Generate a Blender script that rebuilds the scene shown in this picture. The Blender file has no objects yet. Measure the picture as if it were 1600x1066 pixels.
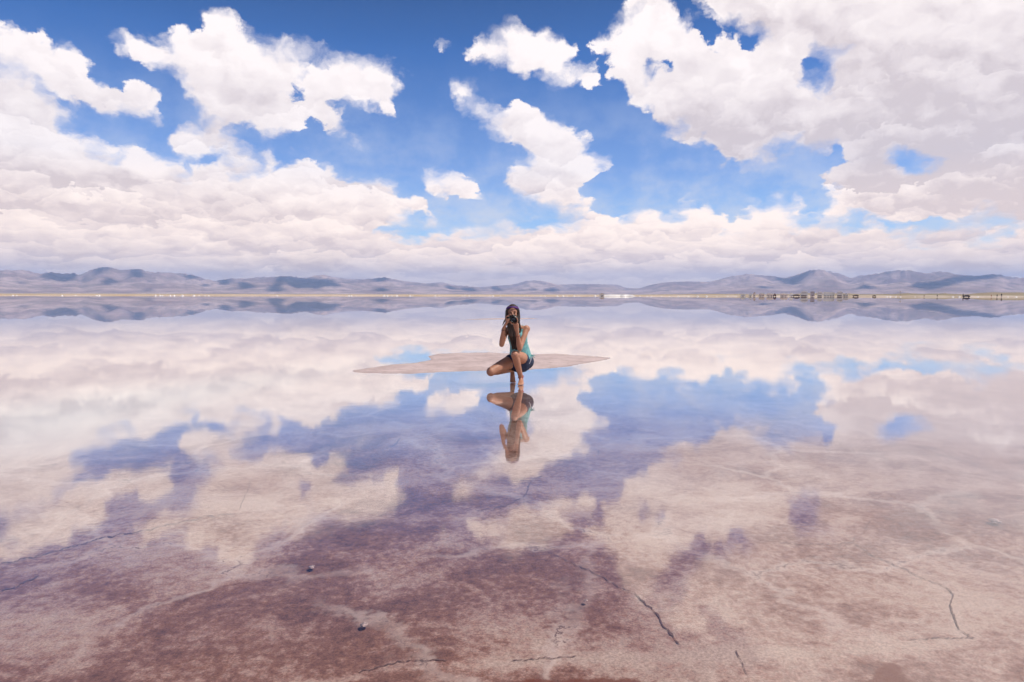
import bpy, bmesh, math, random
import numpy as np
from mathutils import Vector, Matrix, Euler

random.seed(7)
rng = np.random.default_rng(11)
S = bpy.context.scene
COL = S.collection
R = math.radians

# ------------------------------------------------------------------ camera
F = 1600 * 24 / 36.0            # focal length in photo pixels
CAM_H = 1.27
PITCH = math.atan(71.5 / F)
ROLL = R(0.086)
cam_d = bpy.data.cameras.new('camera')
cam_d.lens = 24.0
cam_d.sensor_width = 36.0
cam_d.clip_start = 0.05
cam_d.clip_end = 200000.0
cam = bpy.data.objects.new('camera', cam_d)
COL.objects.link(cam)
CM = Matrix.Rotation(math.pi / 2 - PITCH, 4, 'X') @ Matrix.Rotation(ROLL, 4, 'Z')
cam.matrix_world = Matrix.Translation((0, 0, CAM_H)) @ CM
S.camera = cam
CM3 = np.array(CM.to_3x3())

def pdir(px, py):
    v = CM3 @ np.array([(px - 800) / F, (533 - py) / F, -1.0])
    return v

def P(px, py, Y):
    """point seen at pixel (px,py) of the photograph at depth Y"""
    v = pdir(px, py)
    t = Y / v[1]
    return Vector((v[0] * t, Y, CAM_H + v[2] * t))

def G(px, py, z=0.0):
    """point of the level z seen at pixel"""
    v = pdir(px, py)
    t = (z - CAM_H) / v[2]
    return Vector((v[0] * t, v[1] * t, z))

def azel(px, py):
    v = pdir(px, py)
    return math.atan2(v[0], v[1]), math.atan2(v[2], math.hypot(v[0], v[1]))

def to_px(X, Y, Z):
    q = np.stack([X, Y, Z - CAM_H], -1) @ CM3      # world -> camera (CM3^T v)
    w = np.minimum(q[..., 2], -1e-3)
    return 800 - q[..., 0] / w * F, 533 + q[..., 1] / w * F, q[..., 2] < -1e-3

# ------------------------------------------------------------------ helpers
def tag(o, label=None, cat=None, group=None, kind=None):
    if label: o['label'] = label
    if cat: o['category'] = cat
    if group: o['group'] = group
    if kind: o['kind'] = kind
    return o

def link(name, me, mat=None, parent=None):
    o = bpy.data.objects.new(name, me)
    COL.objects.link(o)
    if mat: me.materials.append(mat)
    if parent is not None:
        o.parent = parent
    return o

def empty(name, loc):
    o = bpy.data.objects.new(name, None)
    o.empty_display_size = 0.1
    o.location = loc
    COL.objects.link(o)
    return o

def grid_mesh(name, V, smooth=True, wrap=False):
    """V: (n, m, 3) vertex grid"""
    n, m = V.shape[:2]
    me = bpy.data.meshes.new(name)
    idx = np.arange(n * m).reshape(n, m)
    if wrap:
        j2 = np.roll(idx, -1, axis=1)
        a, b, c, d = idx[:-1], j2[:-1], j2[1:], idx[1:]
    else:
        a, b, c, d = idx[:-1, :-1], idx[:-1, 1:], idx[1:, 1:], idx[1:, :-1]
    f = np.stack([a, d, c, b], -1).reshape(-1, 4)
    me.vertices.add(n * m)
    me.vertices.foreach_set('co', V.reshape(-1).astype(np.float32))
    me.loops.add(f.size)
    me.loops.foreach_set('vertex_index', f.reshape(-1).astype(np.int32))
    me.polygons.add(len(f))
    me.polygons.foreach_set('loop_start', (np.arange(len(f)) * 4).astype(np.int32))
    me.polygons.foreach_set('loop_total', np.full(len(f), 4, np.int32))
    me.update()
    me.validate()
    me.polygons.foreach_set('use_smooth', np.full(len(me.polygons), smooth))
    return me

# numpy perlin fbm ------------------------------------------------------
_perm = rng.permutation(512)
def _hash(ix, iy):
    return _perm[(_perm[ix & 511] + iy) & 511]
_gr = np.stack([np.cos(np.arange(512) * 2.399), np.sin(np.arange(512) * 2.399)], -1)
def perlin(x, y):
    x = np.asarray(x, float); y = np.asarray(y, float)
    ix = np.floor(x).astype(int); iy = np.floor(y).astype(int)
    fx = x - ix; fy = y - iy
    u = fx * fx * fx * (fx * (fx * 6 - 15) + 10)
    v = fy * fy * fy * (fy * (fy * 6 - 15) + 10)
    def g(a, b):
        gg = _gr[_hash(ix + a, iy + b)]
        return gg[..., 0] * (fx - a) + gg[..., 1] * (fy - b)
    return (g(0, 0) * (1 - u) + g(1, 0) * u) * (1 - v) + (g(0, 1) * (1 - u) + g(1, 1) * u) * v
def fbm(x, y, octv=5, rough=0.5, lac=2.03):
    s = 0; a = 1; t = 0
    for i in range(octv):
        s = s + a * perlin(x * lac ** i + i * 17.3, y * lac ** i - i * 9.1)
        t += a; a *= rough
    return s / t
def ridged(x, y, octv=5, rough=0.5):
    s = 0; a = 1; t = 0
    for i in range(octv):
        s = s + a * (1 - 2.2 * np.abs(perlin(x * 2.03 ** i + i * 7.7, y * 2.03 ** i + i * 3.1)))
        t += a; a *= rough
    return s / t

# node helpers -----------------------------------------------------------
class N:
    def __init__(self, tree):
        self.t = tree
    def new(self, typ, **kw):
        n = self.t.nodes.new(typ)
        for k, v in kw.items():
            setattr(n, k, v)
        return n
    def put(self, sock, v):
        if hasattr(v, 'is_linked') or isinstance(v, bpy.types.NodeSocket):
            self.t.links.new(v, sock)
        else:
            sock.default_value = v
    def m(self, op, a, b=None, c=None, clamp=False):
        n = self.new('ShaderNodeMath', operation=op, use_clamp=clamp)
        self.put(n.inputs[0], a)
        if b is not None: self.put(n.inputs[1], b)
        if c is not None: self.put(n.inputs[2], c)
        return n.outputs[0]
    def vm(self, op, a, b=None, scale=None):
        n = self.new('ShaderNodeVectorMath', operation=op)
        self.put(n.inputs[0], a)
        if b is not None: self.put(n.inputs[1], b)
        if scale is not None: self.put(n.inputs['Scale'], scale)
        return n.outputs['Value'] if op in ('DOT_PRODUCT', 'LENGTH') else n.outputs['Vector']
    def xyz(self, x, y, z):
        n = self.new('ShaderNodeCombineXYZ')
        for i, v in enumerate((x, y, z)): self.put(n.inputs[i], v)
        return n.outputs[0]
    def rng(self, v, a, b, c=0.0, d=1.0, smooth=True):
        n = self.new('ShaderNodeMapRange', interpolation_type='SMOOTHSTEP' if smooth else 'LINEAR')
        for i, q in enumerate((v, a, b, c, d)): self.put(n.inputs[i], q)
        return n.outputs[0]
    def mix(self, f, a, b, mode='MIX'):
        n = self.new('ShaderNodeMix', data_type='RGBA', blend_type=mode)
        self.put(n.inputs[0], f); self.put(n.inputs[6], a); self.put(n.inputs[7], b)
        return n.outputs[2]
    def noise(self, vec, scale, detail=4, rough=0.55, dist=0.0, dim='3D', lac=2.0):
        n = self.new('ShaderNodeTexNoise', noise_dimensions=dim)
        if vec is not None: self.put(n.inputs['Vector'], vec)
        n.inputs['Scale'].default_value = scale
        n.inputs['Detail'].default_value = detail
        n.inputs['Roughness'].default_value = rough
        n.inputs['Lacunarity'].default_value = lac
        n.inputs['Distortion'].default_value = dist
        return n.outputs[0]
    def voro(self, vec, scale, detail=2.0, rough=0.5, smooth=0.6, dim='2D', feature='SMOOTH_F1'):
        n = self.new('ShaderNodeTexVoronoi', voronoi_dimensions=dim, feature=feature)
        self.put(n.inputs['Vector'], vec)
        n.inputs['Scale'].default_value = scale
        n.inputs['Detail'].default_value = detail
        n.inputs['Roughness'].default_value = rough
        if feature == 'SMOOTH_F1': n.inputs['Smoothness'].default_value = smooth
        return n.outputs['Distance']
    def attr(self, name):
        n = self.new('ShaderNodeAttribute', attribute_name=name)
        return n.outputs['Fac']

def material(name):
    m = bpy.data.materials.new(name)
    m.use_nodes = True
    m.node_tree.nodes.clear()
    n = N(m.node_tree)
    out = n.new('ShaderNodeOutputMaterial')
    return m, n, out

def simple_mat(name, col, rough=0.6, noise_scale=None, var=0.25, bump=0.0, metallic=0.0, sss=0.0, spec=0.5):
    m, n, out = material(name)
    b = n.new('ShaderNodeBsdfPrincipled')
    b.inputs['Roughness'].default_value = rough
    b.inputs['Metallic'].default_value = metallic
    b.inputs['Specular IOR Level'].default_value = spec
    c = (*col, 1)
    if noise_scale:
        tc = n.new('ShaderNodeTexCoord').outputs['Object']
        f = n.noise(tc, noise_scale, 5, 0.6)
        f2 = n.rng(f, 0.3, 0.7)
        lo = tuple(x * (1 - var) for x in col) + (1,)
        hi = tuple(min(1, x * (1 + var)) for x in col) + (1,)
        n.put(b.inputs['Base Color'], n.mix(f2, lo, hi))
        if bump:
            bp = n.new('ShaderNodeBump')
            bp.inputs['Strength'].default_value = bump
            bp.inputs['Distance'].default_value = 0.01
            n.put(bp.inputs['Height'], f)
            n.put(b.inputs['Normal'], bp.outputs[0])
    else:
        b.inputs['Base Color'].default_value = c
    if sss:
        b.inputs['Subsurface Weight'].default_value = sss
        b.inputs['Subsurface Scale'].default_value = 0.01
        b.inputs['Subsurface Radius'].default_value = (1, 0.3, 0.15)
    n.put(out.inputs[0], b.outputs[0])
    return m

# ------------------------------------------------------------------ sun
SUN_EL, SUN_AZ = R(58), R(106)        # azimuth measured from +Y towards +X
SUN = Vector((math.sin(SUN_AZ) * math.cos(SUN_EL), math.cos(SUN_AZ) * math.cos(SUN_EL), math.sin(SUN_EL)))
ld = bpy.data.lights.new('sun', 'SUN')
ld.energy = 4.0
ld.angle = R(0.53)
ld.color = (1.0, 0.94, 0.86)
sun = bpy.data.objects.new('sun', ld)
sun.rotation_euler = (-SUN).to_track_quat('-Z', 'Y').to_euler()
sun.location = (0, 0, 60)
COL.objects.link(sun)

# ------------------------------------------------------------------ sky
# Cloud outlines, written as directions of the sky (the photograph's pixels turned into azimuth and elevation)
CLOUDS = [
 # (outline, is_hole)
 ([(157,78),(170,68),(190,72),(197,48),(215,55),(235,62),(262,62),(258,32),(275,22),(300,40),(312,35),(308,18),(335,8),(365,15),(385,38),(402,55),(425,52),(450,60),(470,75),(495,72),(512,82),(530,80),(545,88),(575,92),(605,90),(614,115),(628,140),(626,165),(625,192),(600,188),(570,172),(535,170),(545,195),(554,216),(520,212),(490,200),(482,210),(440,215),(420,217),(400,218),(385,205),(350,192),(320,185),(300,160),(290,135),(275,120),(240,115),(225,95),(205,90),(190,105),(170,98)],0),
 ([(426,137),(440,135),(452,140),(470,134),(473,148),(466,160),(458,152),(440,160),(436,148)],1),
 ([(250,215),(275,195),(310,188),(330,180),(390,200),(395,225),(400,250),(412,280),(330,290),(280,262)],0),
 ([(-300,20),(-60,20),(0,40),(20,45),(35,40),(60,50),(75,70),(85,75),(110,72),(130,85),(148,110),(150,122),(165,125),(185,145),(200,133),(215,130),(245,145),(262,165),(265,188),(245,192),(215,185),(185,182),(150,180),(110,172),(60,140),(0,98),(-60,70),(-300,90)],0),
 # the long bank, left part and low part
 ([(-400,80),(0,98),(25,103),(40,100),(60,100),(75,115),(85,145),(95,165),(105,188),(125,205),(145,215),(160,228),(185,238),(200,225),(215,223),(240,228),(265,238),(285,250),(290,268),(310,270),(330,255),(360,262),(400,262),(410,245),(425,240),(440,255),(455,246),(480,250),(500,266),(520,259),(545,272),(560,282),(575,277),(600,281),(615,292),(632,300),(650,297),(665,310),(682,325),(665,342),(640,332),(632,352),(600,362),(640,366),(700,364),(745,358),(800,352),(830,350),(870,345),(900,338),(940,330),(1000,330),(1055,332),(1062,322),(1080,319),(1110,325),(1140,342),(1158,340),(1162,326),(1175,316),(1200,315),(1215,308),(1232,316),(1240,330),(1262,340),(1280,332),(1300,340),(1320,350),(1345,355),(1420,355),(1700,340),(2100,340),(2100,520),(-400,520)],0),
 ([(262,246),(290,236),(305,250),(300,262),(285,262)],1),
 ([(298,246),(330,243),(338,252),(310,264)],1),
 ([(662,280),(662,270),(690,260),(715,268),(725,285),(750,295),(757,306),(720,312),(690,308),(665,300)],0),
 ([(697,125),(715,120),(740,128),(748,150),(765,170),(790,162),(805,155),(825,162),(850,175),(875,180),(900,200),(930,225),(948,240),(952,262),(930,270),(912,276),(918,300),(945,318),(920,336),(880,336),(850,326),(820,316),(795,300),(790,282),(798,265),(815,250),(812,232),(800,225),(795,245),(780,247),(785,225),(765,210),(745,185),(725,170),(705,150)],0),
 ([(723,85),(740,65),(760,50),(800,38),(830,42),(850,42),(870,55),(893,68),(905,58),(910,80),(905,97),(925,97),(940,110),(940,130),(918,142),(880,128),(850,128),(810,122),(780,105),(745,97)],0),
 ([(664,74),(680,60),(700,58),(712,75),(700,84),(675,84)],0),
 ([(922,75),(935,65),(955,50),(960,15),(985,-4),(1010,-50),(1085,-85),(1150,-130),(1110,-40),(1048,-25),(1045,0),(1060,15),(1085,40),(1105,66),(1125,80),(1120,52),(1090,30),(1082,-2),(1095,-40),(1180,-90),(1230,-150),(1130,-190),(1190,-260),(1100,-330),(1160,-420),(2300,-420),(2300,360),(1345,350),(1320,345),(1300,330),(1295,310),(1288,288),(1302,272),(1312,255),(1318,238),(1308,228),(1296,236),(1290,250),(1270,250),(1250,238),(1232,222),(1212,236),(1238,246),(1200,260),(1160,263),(1122,257),(1112,238),(1095,230),(1060,215),(1040,208),(1010,190),(990,180),(973,165),(965,140),(950,112),(945,85),(925,84)],0),
 ([(1050,-60),(1088,-60),(1086,-10),(1098,18),(1122,36),(1150,42),(1186,62),(1186,76),(1160,64),(1130,52),(1125,75),(1108,64),(1090,45)],1),
 ([(1246,100),(1264,92),(1283,86),(1308,100),(1300,128),(1276,132),(1266,122),(1258,140),(1244,140),(1254,118)],1),
 ([(1013,104),(1036,103),(1034,107),(1018,109)],1),
 ([(1403,243),(1412,240),(1420,250),(1444,252),(1436,260),(1416,262),(1408,256)],1),
 ([(1242,302),(1252,298),(1260,310),(1250,318)],0),
 ([(520,370),(560,352),(600,352),(640,362),(640,400),(500,400)],0),
]
AZR = R(41.0)
EL0, EL1 = R(-1.0), R(34.0)
NA, NE, NP = 256, 72, 1.5
ga = np.linspace(-AZR, AZR, NA)
ge = EL0 + (EL1 - EL0) * np.linspace(0, 1, NE) ** NP
GA, GE = np.meshgrid(ga, ge)

def densify(poly, step=25):
    out = []
    for i in range(len(poly)):
        a = np.array(poly[i], float); b = np.array(poly[(i + 1) % len(poly)], float)
        k = max(1, int(np.hypot(*(b - a)) / step))
        for j in range(k): out.append(a + (b - a) * j / k)
    return out

def signed_dist(poly):
    pts = np.array([azel(*p) for p in densify(poly)])
    x, y = GA, GE
    inside = np.zeros_like(x, bool)
    best = np.full(x.shape, 1e9)
    n = len(pts)
    for i in range(n):
        x1, y1 = pts[i]; x2, y2 = pts[(i + 1) % n]
        c = ((y1 > y) != (y2 > y))
        with np.errstate(divide='ignore', invalid='ignore'):
            xi = (x2 - x1) * (y - y1) / (y2 - y1 + 1e-12) + x1
        inside ^= c & (x < xi)
        dx, dy = x2 - x1, y2 - y1
        t = np.clip(((x - x1) * dx + (y - y1) * dy) / (dx * dx + dy * dy + 1e-12), 0, 1)
        best = np.minimum(best, np.hypot(x - x1 - t * dx, y - y1 - t * dy))
    return np.where(inside, best, -best)

SD = np.full(GA.shape, -1e3)
for poly, hole in CLOUDS:
    d = signed_dist(poly)
    SD = np.minimum(SD, -d + R(.3)) if hole else np.maximum(SD, d)
SDR = R(3.4)
cover = np.clip(0.5 + SD / (2 * SDR), 0, 1)

# broad light and dark parts of the cloud deck: (px, py, rx, ry, amount)
TONE = [
 (1440,230,190,130,-.30),(1520,140,150,90,-.18),(1180,190,120,55,-.32),(1100,150,70,70,-.12),(1540,300,110,60,-.32),(1250,40,80,50,-.15),(1560,30,120,60,.1),
 (1200,110,60,45,.35),(1000,60,60,50,.35),(850,80,60,30,.25),(880,230,60,45,.3),(340,80,70,60,.22),(560,130,60,40,.1),(400,130,40,30,-.22),(330,220,60,40,-.15),
 (240,250,45,25,.5),(60,230,90,60,.1),(120,280,160,30,-.32),(180,160,60,18,-.25),(60,320,120,22,-.15),(330,330,120,20,-.12),(540,320,80,20,-.15),
 (1210,330,60,22,.5),(1100,340,50,20,.35),(1240,345,40,15,.3),(700,285,35,15,.3),(1030,340,60,15,.2),(860,300,50,30,.12),
 (1350,60,90,60,.12),(1330,190,60,60,-.15),(1480,330,110,25,-.08),(450,290,50,22,.15),(620,130,15,40,.1),
 (800,430,900,16,-.2),(400,410,300,14,-.08),(1000,400,500,14,-.05),(1440,380,200,20,.05)]
tone = np.full(GA.shape, .57) - .04 * np.clip(1.2 - GE / R(12), 0, 1)
for px, py, rx, ry, a in TONE:
    c = azel(px, py)
    u = (GA - c[0]) / (rx / F); v = (GE - c[1]) / (ry / F)
    tone = tone + a * np.exp(-(u * u + v * v) * 0.8)
# heaped puffs of the low bank, far ones first, nearer ones over them: sunlit crowns, greyer bases
prn = random.Random(21)
puffs = []
for k in range(330):
    e_ = R(.9 + 13.5 * prn.random() ** 1.35); a_ = R(prn.uniform(-40, 40))
    puffs.append((e_, a_, R(prn.uniform(.9, 2.0)) * (.55 + e_ / R(9)), 0))
puffs.sort()
relief = np.zeros(GA.shape)
for e_, a_, w_, _ in puffs:
    hgt_ = w_ * prn.uniform(.40, .62)
    u = (GA - a_) / w_; v = (GE - e_) / hgt_
    top_ = np.sqrt(np.clip(1 - u * u, 0, 1)) * (1 + .22 * np.sin(u * 7 + e_ * 900) + .12 * np.sin(u * 17 + a_ * 500))
    inside = (v > -.25) & (v < top_) & (np.abs(u) < 1)
    sh_ = np.clip(v / np.maximum(top_, .2), 0, 1)
    val = -.55 + 1.15 * sh_ ** 1.3 + .16 * u
    wgt = np.clip((v + .25) / .35, 0, 1) * np.clip((1 - np.abs(u)) / .08, 0, 1)
    relief = np.where(inside, relief * (1 - wgt) + val * wgt, relief)
tone = tone + relief * np.clip(1.4 - GE / R(14), .0, 1) * .45
up = np.zeros_like(cover)
for j in range(NA):
    up[:, j] = np.interp(ge + np.interp(ge, [R(1), R(15)], [R(.8), R(2.2)]), ge, cover[:, j])
tone = tone + .9 * (cover - up)
tone = np.clip(tone, 0, 1)

W = bpy.data.worlds.new('World')
S.world = W
W.use_nodes = True
wt = W.node_tree
wt.nodes.clear()
n = N(wt)
wout = n.new('ShaderNodeOutputWorld')
bg = n.new('ShaderNodeBackground')
dvec = n.new('ShaderNodeTexCoord').outputs['Generated']
sp = n.new('ShaderNodeSeparateXYZ'); n.put(sp.inputs[0], dvec)
dx, dy, dz = sp.outputs
az = n.m('ARCTAN2', dx, dy)
el = n.m('ARCSINE', dz)

def lookup(az_s, el_s, table, stride, after=None):
    """table rows read from RGB curves (three rows per node) and blended over elevation"""
    tb = table[::stride]
    rows = tb.shape[0]
    u = n.rng(az_s, -AZR, AZR, 0, 1, smooth=False)
    v = n.rng(el_s, EL0, EL1, 0, 1, smooth=False)
    v = n.m('MULTIPLY', n.m('POWER', v, 1 / NP), (NE - 1) / stride)
    v = n.m('MINIMUM', v, rows - 1.001)
    acc = None
    for k in range(0, rows, 3):
        if acc is not None or after is not None:      # evaluate one group after the other (keeps the shader's stack small)
            prev = acc if acc is not None else after
            uk = n.m('MULTIPLY_ADD', prev, 1e-9, u); vk = n.m('MULTIPLY_ADD', prev, 1e-9, v)
        else: uk, vk = u, v
        c = n.new('ShaderNodeRGBCurve')
        mp = c.mapping
        for ch in range(3):
            r = tb[min(k + ch, rows - 1)]
            cv = mp.curves[ch]
            cv.points[0].location = (0, float(r[0])); cv.points[1].location = (1, float(r[-1]))
            last = float(r[0])
            for i in range(1, len(r) - 1):
                if abs(r[i - 1] - r[i]) < 1e-4 and abs(r[i + 1] - r[i]) < 1e-4: continue
                cv.points.new(i / (len(r) - 1), float(r[i]))
            for p in cv.points: p.handle_type = 'VECTOR'
        mp.update()
        n.put(c.inputs['Color'], uk)
        w = n.vm('SUBTRACT', n.xyz(vk, vk, vk), (k, k + 1, k + 2))
        w = n.vm('ABSOLUTE', w)
        w = n.vm('MAXIMUM', n.vm('SUBTRACT', (1, 1, 1), w), (0, 0, 0))
        if k + 2 >= rows:      # rows past the end weigh nothing
            mask = tuple(1.0 if k + i < rows else 0.0 for i in range(3))
            w = n.vm('MULTIPLY', w, mask)
        d = n.vm('DOT_PRODUCT', c.outputs[0], w)
        acc = d if acc is None else n.m('ADD', acc, d)
    return acc

eld = n.m('MULTIPLY', el, 180 / math.pi)
elog = n.m('ADD', n.m('MULTIPLY', eld, .20), n.m('MULTIPLY', n.m('LOGARITHM', n.m('MAXIMUM', n.m('ADD', eld, 2.5), 0.3), math.e), 2.3))
q = n.xyz(n.m('MULTIPLY', az, 14.0), elog, 0.0)
# small wandering of the outline
wn = n.new('ShaderNodeTexNoise'); wn.noise_dimensions = '2D'
n.put(wn.inputs['Vector'], q); wn.inputs['Scale'].default_value = 1.7; wn.inputs['Detail'].default_value = 5; wn.inputs['Roughness'].default_value = .6
wc = n.vm('SUBTRACT', wn.outputs['Color'], (.5, .5, .5))
ws = n.new('ShaderNodeSeparateXYZ'); n.put(ws.inputs[0], wc)
wamp = n.rng(el, R(1), R(12), R(.9), R(2.6), smooth=False)
az_w = n.m('ADD', az, n.m('MULTIPLY', ws.outputs[0], n.m('MULTIPLY', wamp, 1.0)))
el_w = n.m('ADD', el, n.m('MULTIPLY', ws.outputs[1], n.m('MULTIPLY', wamp, .8)))
cov = lookup(az_w, el_w, cover, 1)
cov = n.m('SUBTRACT', cov, n.rng(n.m('ABSOLUTE', az), R(50), R(85), 0, .42))
ton = lookup(n.m('ADD', az, n.m('MULTIPLY', ws.outputs[0], n.rng(el, R(1), R(12), R(.7), R(1.3), smooth=False))), n.m('ADD', el, n.m('MULTIPLY', ws.outputs[1], n.rng(el, R(1), R(12), R(.3), R(1.2), smooth=False))), tone, 1, after=cov)

qw = n.vm('ADD', q, n.vm('SCALE', wc, scale=0.55))
def billow(vec):
    b1 = n.m('SUBTRACT', 0.6, n.voro(vec, 1.05, 2.6, 0.5, 0.3))
    f1 = n.m('SUBTRACT', n.noise(vec, 1.6, 6, 0.56, dim='2D'), 0.5)
    return b1, f1
b0, f0 = billow(qw)
b1, f1 = billow(n.vm('ADD', qw, (0.16, 0.24, 0)))
dens = n.m('ADD', n.m('MULTIPLY', b0, .55), n.m('MULTIPLY', f0, .9))
densL = n.m('ADD', n.m('MULTIPLY', b1, .55), n.m('MULTIPLY', f1, .9))
# alpha
c1 = n.m('ADD', cov, n.m('MULTIPLY', n.m('SUBTRACT', dens, -.02), 0.30))
soft = n.rng(n.noise(q, .9, 3, .5, dim='2D'), .35, .68, .03, .19)
alpha = n.rng(c1, n.m('SUBTRACT', .5, n.m('MULTIPLY', soft, .5)), n.m('ADD', .5, soft))
# shade
rel = n.m('MULTIPLY', n.m('SUBTRACT', dens, densL), n.rng(el, R(2), R(14), .65, .75, smooth=False))
thin = n.rng(c1, .5, .72, 0.22, 0.0)
# heaped cells: each bright at its crown and greyer at its foot
wn2 = n.new('ShaderNodeTexNoise'); wn2.noise_dimensions = '2D'
n.put(wn2.inputs['Vector'], q); wn2.inputs['Scale'].default_value = 3.0; wn2.inputs['Detail'].default_value = 5; wn2.inputs['Roughness'].default_value = .55
qp = n.vm('ADD', qw, n.vm('SCALE', n.vm('SUBTRACT', wn2.outputs['Color'], (.5, .5, .5)), scale=.5))
qs = n.new('ShaderNodeSeparateXYZ'); n.put(qs.inputs[0], qp)
heap = None
for sc_, am_, off_ in ((.85, .50, 0.0), (2.1, .27, 7.3)):
    vn = n.new('ShaderNodeTexVoronoi', voronoi_dimensions='2D', feature='F1')
    qo = n.vm('ADD', qp, (off_, 0, 0))
    n.put(vn.inputs['Vector'], qo); vn.inputs['Scale'].default_value = sc_
    ps = n.new('ShaderNodeSeparateXYZ'); n.put(ps.inputs[0], vn.outputs['Position'])
    hh_ = n.m('MULTIPLY', n.m('SUBTRACT', qs.outputs[1], ps.outputs[1]), sc_ * am_)
    heap = hh_ if heap is None else n.m('ADD', heap, hh_)
heap = n.m('MULTIPLY', heap, n.rng(el, R(5), R(17), 1.15, .30))
li = n.m('ADD', n.m('ADD', n.m('ADD', ton, rel), thin), heap)
big = n.m('MULTIPLY', n.m('SUBTRACT', n.noise(q, .55, 4, .55, dim='2D'), .5), n.rng(el, R(3), R(14), .22, .62, smooth=False))
li = n.m('ADD', li, big, clamp=True)
ramp = n.new('ShaderNodeValToRGB')
cr = ramp.color_ramp
cr.elements[0].position = 0; cr.elements[0].color = (.67, .615, .625, 1)
cr.elements[1].position = 1; cr.elements[1].color = (1.02, .98, .955, 1)
e = cr.elements.new(.32); e.color = (.81, .76, .76, 1)
e = cr.elements.new(.62); e.color = (.91, .865, .85, 1)
n.put(ramp.inputs[0], li)
cloud_col = ramp.outputs[0]
# blue sky
sky = n.new('ShaderNodeTexSky', sky_type='NISHITA')
sky.sun_disc = False
sky.sun_elevation = SUN_EL
sky.sun_rotation = SUN_AZ
sky.altitude = 3400
sky.air_density = 1.0
sky.dust_density = .3
sky.ozone_density = 1.2
skyg = n.new('ShaderNodeGamma'); skyg.inputs[1].default_value = 1.35
n.put(skyg.inputs[0], n.vm('SCALE', sky.outputs[0], scale=0.13))
skyc = n.vm('SCALE', n.vm('MULTIPLY', skyg.outputs[0], (0.45, .98, 1.35)), scale=n.rng(el, R(19), R(30), 1, .38, smooth=False))
# cirrus veil low down
veil = n.m('MULTIPLY', n.rng(el, R(4), R(20), .85, 0), n.rng(n.noise(q, .8, 6, .6, dim='2D'), .3, .75, .35, 1))
skyc = n.mix(veil, skyc, (.60, .69, .83, 1))
colr = n.mix(alpha, skyc, cloud_col)
# distance haze near the horizon
hz = n.rng(el, R(-.5), R(2.0), .25, 0)
colr = n.mix(hz, colr, (.90, .84, .83, 1))
warm = n.rng(el, R(1.5), R(10), 1, 0, smooth=False)
colr = n.mix(warm, colr, n.vm('MULTIPLY', colr, (1.64, 1.38, 1.04)))
colr = n.vm('MULTIPLY', colr, (1.035, .985, .985))
n.put(bg.inputs[0], colr)
bg.inputs[1].default_value = 1.0
n.put(wout.inputs[0], bg.outputs[0])
W.cycles.sampling_method = 'MANUAL'
W.cycles.sample_map_resolution = 512

# ------------------------------------------------------------------ ground
def soft_blob(px, py, cx, cy, rx, ry, ang=0.0):
    a = R(ang); u = px - cx; v = py - cy
    uu = (u * math.cos(a) + v * math.sin(a)) / rx; vv = (-u * math.sin(a) + v * math.cos(a)) / ry
    return np.exp(-(uu * uu + vv * vv))

NAZ = 760
az_f = np.linspace(R(-52), R(52), 620)
az_b = np.linspace(R(52), R(308), 120)[1:-1]
azs = np.concatenate([az_f, az_b])
rs = np.concatenate([[0.01], np.geomspace(.6, 30, 330), np.geomspace(30.5, 600, 60)[0:], np.geomspace(620, 1600, 60), np.geomspace(1650, 30000, 40)])
RR, AA = np.meshgrid(rs, azs, indexing='ij')
GX = RR * np.sin(AA); GY = RR * np.cos(AA)
shore = 930 + 130 * fbm(AA * 9, AA * 0 + 3.3, 4) * 2 + 60 * fbm(AA * 60, AA * 0 + 1.3, 3)
land = np.clip((RR - shore) / 260, 0, 1)
right = 1 / (1 + np.exp(-(AA - R(17)) * 14))
far_rise = np.clip((RR - shore) / 1000, 0, 3) * (0.9 + 3.6 * right) * (1 + 1.2 * fbm(AA * 22, AA * 0 + 5.5, 4)) + np.clip((RR - 4000) / 10000, 0, 2.2) * 18
GZ = -0.03 + 0.012 * fbm(GX * .5, GY * .5, 4) + 0.006 * fbm(GX * 3, GY * 3, 3)
GZ = np.minimum(GZ, -0.012)
GZ = np.where(RR > shore - 60, -0.03 + np.clip((RR - shore + 60) / 60, 0, 1) * .09 + land * 1.0 + far_rise + land * .25 * fbm(GX / 40, GY / 40, 3), GZ)
gm = grid_mesh('ground', np.stack([GX, GY, GZ], -1), wrap=True)
px, py, ok = to_px(GX, GY, np.zeros_like(GX))
px = np.where(ok, px, -5000); py = np.where(ok, py, 5000)
def field(blobs, base=0.0):
    f = np.full(px.shape, base)
    for b in blobs: f = f + b[0] * soft_blob(px, py, *b[1:])
    return f
# reddish brown algae crust / pale salt / greenish film: real colour patches of the lake bed
dark = field([(.42,1260,930,330,110,0),(.3,1450,800,200,60,0),(.5,1380,1060,90,40,0),(1.0,380,960,420,95,-8),(.8,120,1020,260,70,0),(.9,650,870,200,85,10),(.9,860,900,130,95,20),(.6,60,900,160,60,-15),(.7,700,1050,300,40,0),
              (.95,1390,1050,60,28,0),(.55,1480,850,130,60,10),(.5,1230,900,150,60,0),(.6,1400,780,160,30,8),(.45,1160,740,140,30,0),(.35,500,740,160,25,0),
              (.5,1050,880,60,20,-25),(.5,1255,800,40,22,0),(.4,740,760,100,40,0),(.5,560,700,160,30,0)])
pale = field([(.35,1180,960,170,60,0),(.3,1000,1000,160,60,10),(.2,1350,1000,200,60,0),(.7,560,900,110,18,-3),(.6,850,820,120,30,0),(.6,320,760,120,30,0),
              (.6,1500,950,120,60,0),(.5,700,1030,220,16,-6),(.4,60,960,110,50,0),(.5,950,760,60,25,0),(.6,1250,690,200,18,0),(.5,1120,800,160,25,0)])
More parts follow.
